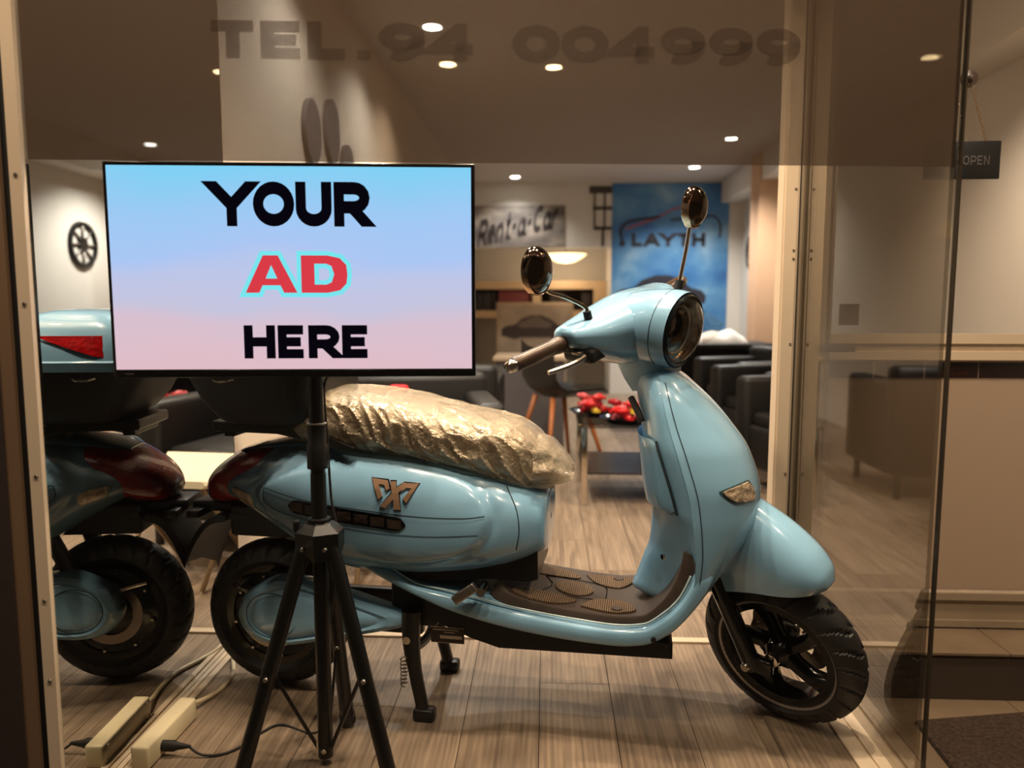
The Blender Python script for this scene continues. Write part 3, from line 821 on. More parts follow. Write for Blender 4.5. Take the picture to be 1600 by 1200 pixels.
# ---- rack and top box
rk = MB().add(box(-.12, .16, -.10, .10, .700, .728, .006)).add(box(-.10, -.07, -.08, .08, .684, .704, .004)).add(box(.09, .14, -.05, .05, .665, .71, .004))
for sd in (-1, 1):
    rk.add(loft([[(x, sd * (y + dy), z + dz) for dy, dz in ((-.012, -h_), (.012, -h_), (.012, h_), (-.012, h_))] for x, y, z, h_ in ((-.10, .085, .712, .012), (.06, .095, .712, .013), (.14, .115, .703, .014), (.21, .140, .690, .013), (.285, .165, .680, .003))]))
rk.build('rear_rack', BLACK, SC, smooth=False)
def rrect(hx, hy, r, n=6):
    out = []
    for cx, cy, a0 in ((hx - r, hy - r, 0), (-hx + r, hy - r, 90), (-hx + r, -hy + r, 180), (hx - r, -hy + r, 270)):
        for k in range(n + 1):
            a = math.radians(a0 + 90 * k / n); out.append((cx + r * math.cos(a), cy + r * math.sin(a)))
    return out
def bx_rings(data): return [[(cx + x, y, z) for x, y in rrect(hx, hy, r)] for cx, hx, hy, r, z in data]
MB().add(loft(bx_rings([(.045, .11, .145, .05, .728), (.042, .125, .155, .05, .738), (.03, .150, .175, .06, .78), (.015, .172, .190, .07, .85), (.012, .176, .192, .07, .862)]))).build('top_box', BLACKM, SC)
lid = MB().add(loft(bx_rings([(.012, .184, .200, .07, .858), (.012, .184, .200, .07, .880), (.012, .178, .195, .07, .884), (.012, .172, .190, .07, .91), (.014, .158, .176, .07, .955), (.018, .125, .145, .07, .990), (.02, .08, .10, .06, 1.004), (.02, .03, .04, .02, 1.008)]))).build('top_box_lid', PAINT, SC)
# red reflector band wrapped round the back of the lid: narrow on the flanks, deep at the back
def lid_pt(a, z, off):
    k = np.interp(z, [.884, .91, .955, .99], [0, 1, 2, 3]); hx = np.interp(k, [0, 1, 2, 3], [.178, .172, .158, .125]); hy = np.interp(k, [0, 1, 2, 3], [.195, .190, .176, .145])
    c, s_ = math.cos(a), math.sin(a); p = 4.2; r = 1 / ((abs(c) ** p + abs(s_) ** p) ** (1 / p))
    return (.013 + (hx + off) * r * c, (hy + off) * r * s_, z)
v, f = [], []
N = 40
for i in range(N + 1):
    u = i / N; a = PI - 1.95 + 3.9 * u; e = 1 - abs(2 * u - 1); zt = .944; zb = .944 - .052 * min(1, e * 2.3)
    for k in range(5): v.append(lid_pt(a, zb + (zt - zb) * k / 4, .004))
for i in range(N):
    for k in range(4): f.append((i * 5 + k, i * 5 + k + 1, (i + 1) * 5 + k + 1, (i + 1) * 5 + k))
MB().add((v, f)).build('reflector_band', REDL, SC)
for y in (-1, 1):
    MB().add(tube([(-.06, .1875 * y, .842), (-.045, .197 * y, .838), (-.02, .197 * y, .838), (-.005, .1875 * y, .842)], .0035, n=8)).build('latch', CHROME, SC)

# ---- foot board, sill and footmat
fst = [(.290, .398, .386, .150), (.35, .390, .352, .157), (.43, .352, .318, .160), (.508, .340, .284, .160), (.661, .310, .248, .160), (.80, .292, .231, .160), (.90, .284, .226, .160), (.96, .290, .232, .160)]
rings = []
def sill_ring(pi, po, w):
    pi, po = Vector(pi), Vector(po); m_ = (pi + po) / 2; d = (pi - po) / 2
    return [tuple(m_ + d * sgp(math.sin(a), .45) + Vector((0, w * sgp(math.cos(a), .55), 0))) for a in np.linspace(0, 2 * PI, 48, endpoint=False)]
path = [((s, 0, zi), (s, 0, zo), w) for s, zi, zo, w in fst] + [((1.005, 0, .320), (1.020, 0, .262), .163), ((1.040, 0, .36), (1.075, 0, .325), .168), ((1.062, 0, .41), (1.118, 0, .40), .174), ((1.080, 0, .46), (1.13, 0, .46), .140)]
fi = [pchip(range(len(path)), [p[k][j] for p in path]) for k in (0, 1) for j in (0, 2)]; fw_ = pchip(range(len(path)), [p[2] for p in path])
for u in np.linspace(0, len(path) - 1, 70): rings.append(sill_ring((fi[0](u), 0, fi[1](u)), (fi[2](u), 0, fi[3](u)), fw_(u)))
sill = MB().add(loft(rings)).build('floor_sill', PAINT, SC, angle=50)
# mat: a thin skin on top of the sill, climbing towards the shield
mst = [(.615, .352, .105), (.64, .334, .128), (.70, .317, .136), (.80, .303, .138), (.90, .295, .138), (.960, .301, .140), (1.000, .332, .144), (1.030, .378, .150), (1.049, .430, .154), (1.053, .462, .150)]
ms, mz, mw = pchip(range(10), [p[0] for p in mst]), pchip(range(10), [p[1] for p in mst]), pchip(range(10), [p[2] for p in mst])
rings = []
for u in np.linspace(0, 9, 46):
    c = Vector((ms(u), 0, mz(u))); t = (Vector((ms(min(u + .05, 9)), 0, mz(min(u + .05, 9)))) - Vector((ms(max(u - .05, 0)), 0, mz(max(u - .05, 0))))).normalized(); n = Vector((-t.z, 0, t.x)); w = mw(u)
    rings.append([tuple(c + Vector((0, y * w, 0)) + n * d) for y, d in [(-1, -.03), (-1, .0), (-.97, .006), (-.9, .003), (0, .003), (.9, .003), (.97, .006), (1, 0), (1, -.03)]])
fm = MB().add(loft(rings)).build('footmat', MATBR, SC, angle=40)
def mat_z(s): 
    return float(np.interp(s, [p[0] for p in mst[:6]], [p[1] for p in mst[:6]])) + .0035
PADM, nt, out = new_nodes('ribbed_footpad')
b = nt.nodes.new('ShaderNodeBsdfPrincipled'); tc = nt.nodes.new('ShaderNodeTexCoord'); wv = nt.nodes.new('ShaderNodeTexWave'); wv.bands_direction = 'X'; wv.inputs['Scale'].default_value = 62
nt.links.new(tc.outputs['Object'], wv.inputs['Vector']); rp = nt.nodes.new('ShaderNodeValToRGB')
rp.color_ramp.elements[0].color = (*lin((70, 54, 42)), 1); rp.color_ramp.elements[1].color = (*lin((150, 122, 92)), 1)
nt.links.new(wv.outputs['Fac'], rp.inputs['Fac']); nt.links.new(rp.outputs['Color'], b.inputs['Base Color']); b.inputs['Roughness'].default_value = .5
bp = nt.nodes.new('ShaderNodeBump'); bp.inputs['Distance'].default_value = .003; nt.links.new(wv.outputs['Fac'], bp.inputs['Height']); nt.links.new(bp.outputs['Normal'], b.inputs['Normal'])
nt.links.new(b.outputs[0], out.inputs['Surface'])
def pad(poly, h=.003, m=PADM, name='footpad'):
    P = smooth_path([(*p, 0) for p in poly + poly[:1]], 5)[:-1]
    n = len(P); c = (sum(p.x for p in P) / n, sum(p.y for p in P) / n)
    v = [(p.x, p.y, mat_z(p.x) + h) for p in P] + [(p.x, p.y, mat_z(p.x) - .002) for p in P] + [(c[0], c[1], mat_z(c[0]) + h)]
    f = [(i, (i + 1) % n, (i + 1) % n + n, i + n) for i in range(n)] + [(i, (i + 1) % n, 2 * n) for i in range(n)]
    return MB().add((v, f)).build(name, m, fm, smooth=False)
pad([(.650, -.100), (.665, -.118), (.75, -.118), (.80, -.085), (.785, -.065), (.70, -.055), (.665, -.070)])
pad([(.650, .100), (.665, .118), (.75, .118), (.80, .085), (.785, .065), (.70, .055), (.665, .070)])
pad([(.815, -.105), (.845, -.055), (.90, -.04), (.935, -.075), (.940, -.108), (.88, -.118)])
pad([(.815, .105), (.845, .055), (.90, .04), (.935, .075), (.940, .108), (.88, .118)])
pad([(.792 + .048 * math.cos(a), .045 * math.sin(a)) for a in np.linspace(0, 2 * PI, 14, endpoint=False)])
for x, y in ((.685, -.092), (.900, -.098), (.685, .092), (.90, .098)): pad([(x + .013 * math.cos(a), y + .011 * math.sin(a)) for a in np.linspace(0, 2 * PI, 8, endpoint=False)], .006, MATBR, 'mat_stud')
hs = [(.715, -.05), (.735, -.012), (.735, .012), (.715, .05), (.75, .062), (.86, .052), (.872, .03), (.872, -.03), (.86, -.052), (.75, -.062)]
ln = MB()
for i in range(len(hs)):
    a, b_ = hs[i], hs[(i + 1) % len(hs)]
    ln.add(cyl((a[0], a[1], mat_z(a[0]) + .0005), (b_[0], b_[1], mat_z(b_[0]) + .0005), .0012, 6))
ln.build('hatch_seam', GLOSSB, fm)
# bright edge line of the sill
ep = []
for u in np.linspace(1.2, len(path) - 1.9, 60):
    pi_ = Vector((fi[0](u), 0, fi[1](u))); ep.append((pi_.x, -(fw_(u) - .012), pi_.z + .001))
MB().add(tube(ep, .0022, n=6, sub=1)).build('edge_beading', mat('pale_beading', (190, 214, 218), rough=.3), sill)
# belly plate and passenger peg
MB().add(loft([[(s, y, z) for y, z in [(-.12, z0), (-.12, z1), (.12, z1), (.12, z0)]] for s, z0, z1 in [(.44, .26, .33), (.55, .215, .30), (.62, .195, .28), (.8, .197, .25), (1.03, .199, .235), (1.02, .225, .26)]])).build('belly_plate', BLACKM, SC, smooth=False)
pg = MB().add(box(-.032, .032, -.008, .008, -.011, .011, .003)).xf(lambda p: (.552 + p[0] * .80 - p[2] * .6, -.186 + p[1], .352 + p[0] * .60 + p[2] * .80)).build('foot_peg', STEEL, SC)
MB().add(cyl((.59, -.19, .358), (.59, -.14, .358), .011)).build('peg_pivot', CHROME, pg)
MB().add(cyl((.985, -.161, .262), (.985, -.166, .262), .006)).build('sill_screw', GASK, SC)

# ---- leg shield
lst = [(.300, 1.000, 1.020, 1.050, .120), (.330, .935, 1.050, 1.090, .150), (.36, .945, 1.068, 1.118, .164), (.41, .962, 1.078, 1.155, .174), (.45, .975, 1.079, 1.185, .180), (.50, .978, 1.075, 1.218, .185), (.54, .977, 1.070, 1.232, .187),
       (.588, .968, 1.063, 1.230, .187), (.68, .957, 1.037, 1.203, .180), (.75, .948, 1.015, 1.156, .164), (.80, .940, 1.003, 1.112, .150), (.835, .936, .997, 1.074, .130), (.858, .940, .993, 1.046, .108), (.870, .955, .992, 1.024, .078)]
zz = [p[0] for p in lst]; L_r, L_e, L_f, L_w = [pchip(zz, [p[k] for p in lst]) for k in (1, 2, 3, 4)]
def shield_front(z, th):   # th -90..90 degrees
    return (L_e(z) + (L_f(z) - L_e(z)) * math.cos(th) ** .9 if math.cos(th) > 1e-6 else L_e(z), L_w(z) * math.sin(th), z)
def shield_rear(z, th, off=0.0):
    pw = float(np.interp(z, [.33, .40, .47, .55, .7], [7.5, 5.5, 3.2, 1.6, 1.0])); c = max(0.0, math.cos(th))
    return (L_e(z) - (L_e(z) - L_r(z)) * c ** pw - off, L_w(z) * math.sin(th) * (.985), z)
fr, rr_ = [], []
for z in np.concatenate([np.linspace(.30, .80, 60), np.linspace(.806, .870, 16)]):
    fr.append([shield_front(z, a) for a in np.linspace(-PI / 2, PI / 2, 41)] + [(L_e(z) - .006, L_w(z), z), (L_e(z) - .006, 0, z), (L_e(z) - .006, -L_w(z), z)])
    rr_.append([shield_rear(z, a) for a in np.linspace(-PI / 2, PI / 2, 41)] + [(L_e(z) + .004, L_w(z) * .98, z), (L_e(z) + .004, -L_w(z) * .98, z)])
shield = MB().add(loft(fr)).build('leg_shield', PAINT, SC, angle=60)
inner = MB().add(loft(rr_)).build('inner_panel', PAINT2, SC, angle=60)
# glove box door on the inner panel
v, f = [], []
nu, nv = 22, 16
for i in range(nu + 1):
    z = .552 + (.716 - .552) * i / nu
    sh = 1.0 if .57 < z < .70 else (math.sqrt(max(0.05, 1 - ((z - .57) / .020) ** 2)) if z <= .57 else math.sqrt(max(0.05, 1 - ((z - .70) / .018) ** 2)))
    for j in range(nv + 1): v.append(shield_rear(z, (-1 + 2 * j / nv) * 1.02 * (.72 + .28 * sh), .0115 * min(1, 3 * min(j, nv - j) / nv + .35)))
for i in range(nu):
    for j in range(nv): a = i * (nv + 1) + j; f.append((a, a + 1, a + nv + 2, a + nv + 1))
gb = MB().add((v, f)).build('glove_box', PAINT2, SC)
rim = [shield_rear(.552 + .164 * i / 20, -1.03, .006) for i in range(21)]
MB().add(tube(rim, .003, n=6, sub=1)).build('glove_box_gap', SEAM, gb)
sp = [shield_front(z, -PI / 2 + .05) for z in np.linspace(.36, .845, 40)]
MB().add(tube([(p[0] + .0005, p[1] - .0005, p[2]) for p in sp], .0011, n=5, sub=1)).build('panel_seam', SEAM, shield)
# ignition cowl and dark notch at the top of the inner panel
MB().add(tube([(.925, -.05, .80), (.945, -.085, .765), (.95, -.09, .75)], .008, n=8)).build('cable_notch', GASK, inner)
MB().add(cyl((1.005, -.155, .455), (1.000, -.158, .455), .006)).build('panel_screw', CHROME, inner)
# front indicators: lozenges let into the shield
def shield_off(th, z, off):
    p = Vector(shield_front(z, th)); q = Vector(shield_front(z, th + .01)) - Vector(shield_front(z, th - .01)); nn = Vector((q.y, -q.x, 0)).normalized()
    if nn.x < 0: nn = -nn
    return tuple(p + nn * off)
for sd in (-1, 1):
    qc = [(-1.29, .616), (-.68, .634), (-.56, .582), (-1.08, .586)]; fnb = lambda a, b, o_: shield_off(-sd * a, b, o_)
    o = MB().add(quad_patch(qc, fnb, .0025, .012)).build('front_indicator', mat('dark_lamp_bezel', (60, 84, 90), rough=.25), SC)
    MB().add(quad_patch(qc, fnb, .0060, .008, inset=.13)).build('lens', AMBERL, o)

# ---- steering: everything below is built straight ahead, then turned about the raked steering axis
RK = math.radians(27); AX0 = Vector((1.40, 0, 0)); AXD = Vector((-math.sin(RK), 0, math.cos(RK))); MROT = Matrix.Rotation(math.radians(-38), 3, AXD)
def ST(p): return tuple(AX0 + MROT @ (Vector(p) - AX0))
def sbuild(mb, name, m, parent=SC, **kw): return mb.xf(ST).build(name, m, parent, **kw)
HUB = (1.295, .193); WR = .200
# tyres
def tyre_prof(R, w, rim):
    P = [(rim, -.036), (rim + .008, -.040)]
    for b_ in np.linspace(-1, 1, 19):
        a = b_ * 1.35; P.append((R - w * 1.02 * (1 - math.cos(a)) * 1.15, w * math.sin(a)))
    P += [(rim + .008, .040), (rim, .036)]
    return P
def tread(R, w):
    def fn(a, r, h):
        k = abs(h) / w
        if .12 < k < .95 and r > R * .8:
            u = (a * 22 / (2 * PI) + math.copysign(k * .9, h) * 1.0 + (0.5 if h > 0 else 0)) % 1.0
            if u < .17: return r - .0065
        return r
    return fn
def wheel_front():
    c = (HUB[0], 0, HUB[1])
    ty = sbuild(MB().add(lathe(tyre_prof(WR, .050, .138), 396, 'y', c, tread(WR, .050), closed=True)), 'front_tyre', RUBBER, angle=32)
    rim = MB().add(lathe([(.122, -.034), (.140, -.036), (.141, -.030), (.128, -.026), (.128, .026), (.141, .030), (.140, .036), (.122, .034), (.119, .0)], 72, 'y', c, closed=True))
    fw = sbuild(rim, 'front_rim', GLOSSB)
    sbuild(MB().add(lathe([(.137, -.0350), (.148, -.0415), (.150, -.040), (.144, -.032)], 72, 'y', c, closed=True)), 'rim_stripe', GREYM, fw)
    for k in range(5):
        a = 2 * PI * k / 5 + .5; mb = MB(); rings = []
        for r, hw, sk in ((.022, .020, 0), (.05, .015, .05), (.085, .016, .14), (.125, .026, .26)):
            aa = a + sk; d = Vector((math.cos(aa), 0, math.sin(aa))); n = Vector((-math.sin(aa), 0, math.cos(aa))); q = Vector(c) + d * r
            rings.append([tuple(q + n * (hw * x) + Vector((0, y, 0))) for x, y in [(-1, -.012), (-.6, -.022), (.6, -.022), (1, -.012), (1, .012), (-1, .012)]])
        sbuild(mb.add(loft(rings)), 'spoke', GLOSSB, fw)
    hub = sbuild(MB().add(lathe([(0, -.05), (.012, -.05), (.020, -.044), (.032, -.034), (.034, .034), (.02, .05), (0, .05)], 28, 'y', c)), 'hub', GLOSSB, fw)
    sbuild(MB().add(lathe([(.0, -.078), (.0095, -.078), (.011, -.074), (.011, -.064), (.017, -.062), (.018, -.052), (0, -.050)], 20, 'y', c)), 'axle_nut', CHROME, fw)
    ro = MB(); n = 120; v, f = [], []
    for lay in (.038, .042):
        for k in range(n):
            a = 2 * PI * k / n
            for r in (.046, .062, .068, .078, .084, .098 + .003 * math.sin(a * 10)): v.append((c[0] + r * math.cos(a), lay, c[2] + r * math.sin(a)))
    for k in range(n):
        k2 = (k + 1) % n
        for j in range(5):
            if (j == 1 and k % 6 == 0) or (j == 3 and (k + 3) % 6 == 0) or (j == 0 and k % 24 > 14): continue
            for off in (0, n * 6): f.append((off + k * 6 + j, off + k * 6 + j + 1, off + k2 * 6 + j + 1, off + k2 * 6 + j))
        f.append((k * 6 + 5, k2 * 6 + 5, n * 6 + k2 * 6 + 5, n * 6 + k * 6 + 5))
    sbuild(MB().add((v, f)), 'brake_disc', STEEL, fw, smooth=False)
wheel_front()
# fork legs
for y in (-1, 1):
    fk = sbuild(MB().add(cyl((1.115, .074 * y, .50), (1.175, .074 * y, .37), .017)).add(cyl((1.16, .074 * y, .40), (1.258, .074 * y, .165), .022)).add(box(1.240, 1.305, .074 * y - .012, .074 * y + .012, .160, .205, .006)), 'fork_leg', GLOSSB)
    sbuild(MB().add(lathe([(0, -.006 * 1), (.009, -.005), (.012, 0), (.012, .006)], 14, 'y', (1.248, (.094 if y > 0 else -.098), .178))), 'fork_bolt', CHROME, fk)
sbuild(MB().add(box(1.26, 1.31, .05, .085, .26, .32, .008)), 'brake_caliper', BLACK)
# front mudguard
f_top = [(1.080, .50), (1.120, .560), (1.160, .588), (1.201, .592), (1.24, .575), (1.30, .545), (1.345, .514), (1.381, .482), (1.405, .448), (1.412, .425)]
f_low = [(1.085, .30), (1.118, .322), (1.150, .345), (1.185, .362), (1.22, .376), (1.27, .390), (1.315, .398), (1.352, .405), (1.385, .412), (1.405, .415)]
f_wd = [.066, .074, .079, .082, .083, .081, .077, .068, .050, .022]
tx, tz = [pchip(range(10), [p[k] for p in f_top]) for k in (0, 1)]; lx, lz = [pchip(range(10), [p[k] for p in f_low]) for k in (0, 1)]; fwd = pchip(range(10), f_wd)
rings = []
for u in np.linspace(0, 9, 56):
    T = Vector((tx(u), 0, tz(u))); Lw = Vector((lx(u), 0, lz(u))); w = fwd(u); outer, innr = [], []
    for a in np.linspace(-PI / 2, PI / 2, 29):
        c = math.cos(a) ** .75 if math.cos(a) > 0 else 0
        outer.append(tuple(Lw + (T - Lw) * c + Vector((0, w * sgp(math.sin(a), .8), 0))))
        innr.append(tuple(Lw + (T - Lw) * max(0, c - .05) + Vector((0, (w - .004) * sgp(math.sin(a), .8), 0))))
    rings.append(outer + innr[::-1])
sbuild(MB().add(loft(rings)), 'front_mudguard', PAINT, angle=60)
# neck below the handlebar
sbuild(MB().add(loft([[(cx + hx * sgp(math.cos(a), .5), hy * sgp(math.sin(a), .5), z + dz * math.cos(a)) for a in np.linspace(0, 2 * PI, 32, endpoint=False)] for cx, hx, hy, z, dz in [(.985, .048, .050, .832, .016), (.978, .058, .058, .862, .014), (.972, .070, .066, .905, .008), (.965, .07, .07, .93, 0)]])), 'steering_neck', PAINT2)
sbuild(MB().add(cyl((1.000, 0, .78), (.975, 0, .86), .034)), 'steering_column', GASK)
# handlebar cover: nacelle and wings
rings = []
for s, cz, hy, hz in [(.822, .962, .012, .010), (.835, .963, .045, .030), (.865, .968, .072, .052), (.91, .973, .084, .072), (.96, .975, .089, .083), (1.01, .976, .090, .089), (1.045, .975, .089, .090), (1.066, .974, .086, .087)]:
    rings.append([(s + .10 * (cz + hz * math.sin(a) - .975) * (s > 1.0), hy * math.cos(a), cz + hz * math.sin(a)) for a in np.linspace(0, 2 * PI, 48, endpoint=False)])
rings.append([(p[0] - .012, p[1] * .86, .974 + (p[2] - .974) * .86) for p in rings[-1]])
nac = sbuild(MB().add(loft(rings, cap=False)), 'headlamp_nacelle', PAINT, angle=60)
wt = [-.205, -.195, -.165, -.115, -.06, 0, .06, .115, .165, .195, .205]
hc = [(.890, .026, .998, .014), (.890, .040, .996, .024), (.896, .058, .989, .037), (.906, .076, .977, .057), (.918, .092, .970, .074), (.926, .100, .968, .082)]
hc = hc + hc[:-1][::-1]
h_s, h_a, h_z, h_h = [pchip(wt, [p[k] for p in hc]) for k in range(4)]
rings = []
for t in np.linspace(-.205, .205, 60):
    rings.append([(h_s(t) + h_a(t) * sgp(math.cos(a), .8), t, h_z(t) + h_h(t) * sgp(math.sin(a), .8) + .12 * (h_a(t) * math.cos(a)) * 0) for a in np.linspace(0, 2 * PI, 44, endpoint=False)])
wing = sbuild(MB().add(loft(rings)), 'handlebar_cover', PAINT, angle=60)
def ring_path(s, r, cz): return [(s + .10 * r * math.sin(a), r * math.cos(a), cz + r * math.sin(a)) for a in np.linspace(0, 2 * PI, 49)]
sbuild(MB().add(tube(ring_path(1.03, .0895, .975), .0011, n=5, sub=1, cap=False)), 'nacelle_seam', SEAM, nac)
# headlamp: dark bowl, chrome ring, inner reflector, clear lens
def tilt(p): return (p[0] + .10 * (p[2] - .974), p[1], p[2])
hl = sbuild(MB().add(lathe([(.083, 1.067), (.079, 1.073), (.074, 1.071), (.073, 1.062), (.080, 1.060)], 48, 'x', (0, 0, .974), closed=True)).xf(tilt), 'headlamp', mat('lamp_rim', (30, 38, 42), rough=.2, metal=.6))
sbuild(MB().add(lathe([(.074, 1.066), (.070, 1.052), (.055, 1.030), (.03, 1.015), (0, 1.012)], 48, 'x', (0, 0, .974))).xf(tilt), 'reflector_bowl', mat('bronze_reflector', (120, 98, 76), rough=.25, metal=.9, var=.4, scale=45, bump=.5, bscale=55), hl)
sbuild(MB().add(lathe([(.030, 1.022), (.030, 1.045), (.025, 1.048), (.022, 1.040), (0, 1.038)], 32, 'x', (0, 0, .984))).xf(tilt), 'projector', GLOSSB, hl)
sbuild(MB().add(lathe([(.052, 1.050), (.056, 1.053), (.058, 1.049), (.054, 1.046)], 40, 'x', (0, 0, .974), closed=True)).xf(tilt), 'running_light', STEEL, hl)
LENSG = glass_mat('headlamp_glass', (.93, .92, .90), refl=.03, boost=1.0)
sbuild(MB().add(lathe([(.074, 1.070), (.066, 1.080), (.045, 1.090), (.02, 1.094), (0, 1.095)], 48, 'x', (0, 0, .974))).xf(tilt), 'lens', LENSG, hl)
# scrap of protective film on the far side of the lamp
LOOSE = glass_mat('loose_clear_film', (.9, .86, .8), refl=.12, boost=1.2, rough=.15)
v = [(1.07, .085, 1.00), (1.09, .10, .98), (1.10, .125, .955), (1.085, .12, .925), (1.06, .09, .905), (1.075, .105, .955)]
sbuild(MB().add((v, [(0, 1, 5), (1, 2, 5), (2, 3, 5), (3, 4, 5), (4, 0, 5)])), 'loose_film', LOOSE, hl, smooth=False)
# grips, bar ends, levers, switch housings
for y in (-1, 1):
    gr = sbuild(MB().add(lathe([(0, -.345), (.0155, -.342), (.0172, -.335)] + [(.0168 + .0008 * (k % 2), -.33 + k * .0045) for k in range(22)] + [(.0180, -.228), (.0195, -.222), (.0195, -.212), (.0165, -.206), (.020, -.200), (.020, -.178), (0, -.175)], 28, 'y'))
                .xf(lambda p: (.887 + .18 * (-p[1] * 0 + (p[1] + .18) * 1.0) + p[0], p[1] * -y, .990 + (p[1] + .18) * .05 + p[2])), 'grip', BRONZE)
    sbuild(MB().add(lathe([(0, -.362), (.009, -.361), (.013, -.355), (.0145, -.346), (.0145, -.338), (0, -.336)], 20, 'y')).xf(lambda p: (.887 + .18 * (p[1] + .18) + p[0], p[1] * -y, .990 + (p[1] + .18) * .05 + p[2])), 'bar_end', CHROME, gr)
    sbuild(MB().add(tube([(.925, .155 * y, .968), (.930, .185 * y, .958), (.915, .225 * y, .948), (.893, .275 * y, .945)], [.009, .0075, .007, .0055], n=8)), 'brake_lever', STEEL)
    sbuild(MB().add(box(.86, .915, min(.155 * y, .20 * y), max(.155 * y, .20 * y), .962, .985, .006)), 'switch_housing', GASK)
    sbuild(MB().add(box(.865, .950, min(.10 * y, .19 * y), max(.10 * y, .19 * y), .940, .975, .010)), 'cavity_shade', GASK)  # black block standing in for the shaded cavity under the wing
    sbuild(MB().add(box(.905, .93, min(.19 * y, .205 * y), max(.19 * y, .205 * y), .965, .972, .002)), 'switch_tab', STEEL)
# mirrors
def mirror(stem, centre, ax, k_):
    st = sbuild(MB().add(cyl(stem[0], tuple(Vector(stem[0]) + (Vector(stem[1]) - Vector(stem[0])) * .80), .0095, 12)), 'mirror_boot', GASK)
    sbuild(MB().add(tube(stem, .0045, n=10, sub=4)), 'mirror_stem', CHROME, st)
    # dome facing forward, flat glass facing back; ellipse upright, leaning with ax
    c = Vector(centre); upv = Vector(ax).normalized(); fwdv = Vector((1, 0, 0)); fwdv = (fwdv - upv * fwdv.dot(upv)).normalized(); sd = upv.cross(fwdv)
    def pt(r, h): return [tuple(c + upv * (r * .054 * k_ * math.sin(a)) + sd * (r * .043 * k_ * math.cos(a)) + fwdv * h) for a in np.linspace(0, 2 * PI, 36, endpoint=False)]
    sbuild(MB().add(loft([pt(1.0, -.008), pt(1.03, -.004), pt(1.03, .003), pt(.98, .010), pt(.85, .018), pt(.6, .026), pt(.3, .031), pt(.05, .032)])), 'mirror_shell', mat('dark_chrome', (92, 78, 68), rough=.10, metal=1.0, var=.05), st)
    sbuild(MB().add(loft([pt(.97, -.0075), pt(.97, -.0095)])), 'mirror_face', mir, st, smooth=False)
    sbuild(MB().add(loft([[tuple(Vector(p) + upv * (-.002)) for p in ring] for ring in [pt(1.04, -.006), pt(1.045, .002), pt(1.0, .011)]], cap=False)), 'mirror_rim', mat('bronze_mirror_rim', (176, 142, 112), rough=.2, metal=.9), st)
mirror([(.912, -.14, 1.018), (.907, -.14, 1.053), (.880, -.172, 1.085), (.858, -.205, 1.106), (.858, -.222, 1.128)], (.862, -.240, 1.163), (.05, -.05, 1), .94)
mirror([(1.012, .075, 1.045), (1.013, .085, 1.070), (1.022, .10, 1.13), (1.030, .11, 1.188), (1.034, .11, 1.20)], (1.040, .11, 1.230), (.08, .0, 1), .84)

# ---- rear wheel, swing-arm cover, stand
RC = (0, 0, .200)
rt = MB().add(lathe(tyre_prof(.200, .054, .134), 264, 'y', RC, tread(.200, .054), closed=True)).build('rear_tyre', RUBBER, SC, angle=50)
rh = MB().add(lathe([(.0, -.060), (.03, -.060), (.05, -.05), (.10, -.046), (.118, -.036), (.136, -.038), (.138, -.03), (.138, .03), (.136, .038), (.118, .036), (.10, .046), (.05, .05), (0, .06)], 64, 'y', RC)).build('hub_motor', GLOSSB, SC)
for k in range(8):
    a = 2 * PI * k / 8 + .2
    MB().add(lathe([(0, -.004), (.004, -.003), (.005, 0)], 10, 'y', (.108 * math.cos(a), -.0455, .2 + .108 * math.sin(a)))).build('bolt', CHROME, rh)
MB().add(lathe([(.06, -.052), (.085, -.052), (.085, -.049), (.06, -.049)], 48, 'y', RC, closed=True)).build('brake_disc', STEEL, rh, smooth=False)
MB().add(tube([(-.10, -.058, .285), (-.07, -.075, .282), (-.045, -.08, .275)], .006, n=8)).build('rear_brake_cable', CHROME, SC)
# swing-arm cover: tear-drop with a raised rim
def drop(k, n=64):
    P = smooth_path([(-.060, .235, 0), (-.040, .285, 0), (.005, .315, 0), (.06, .335, 0), (.14, .330, 0), (.25, .300, 0), (.34, .272, 0), (.397, .250, 0), (.38, .226, 0), (.30, .205, 0), (.19, .182, 0), (.08, .160, 0), (.0, .165, 0), (-.045, .195, 0), (-.060, .235, 0)], 6)[:-1]
    c = Vector((.10, .245, 0)); return [(c + (p - c) * k) for p in P]
rings = []
for k, y in ((1.0, -.085), (1.0, -.108), (.985, -.120), (.94, -.129), (.82, -.134), (.78, -.131), (.74, -.128), (.70, -.131), (.62, -.137), (.45, -.140), (.2, -.141)):
    rings.append([(p.x, y + .04 * max(0, (p.x - .15)), p.y) for p in drop(k)])
swc = MB().add(loft(rings)).build('swing_arm_cover', PAINT, SC, angle=40)
MB().add(tube([(.045 + .068 * math.cos(a), -.1395, .243 + .058 * math.sin(a)) for a in np.linspace(0, 2 * PI, 41)], .0012, n=5, sub=1, cap=False)).build('cover_seam', SEAM, swc)
MB().add(cyl((.262, -.128, .243), (.262, -.136, .243), .010)).build('cover_plug', CHROME, swc)
MB().add(box(.0, .42, -.085, -.055, .195, .25, .008)).add(box(.0, .42, .06, .09, .195, .25, .008)).add(box(.34, .46, -.09, .09, .22, .36, .01)).build('swing_arm', BLACK, SC)
MB().add(cyl((.05, .085, .22), (.12, .085, .44), .022)).add(cyl((.05, -.075, .26), (.13, -.085, .44), .020)).build('shock_absorber', BLACK, SC)
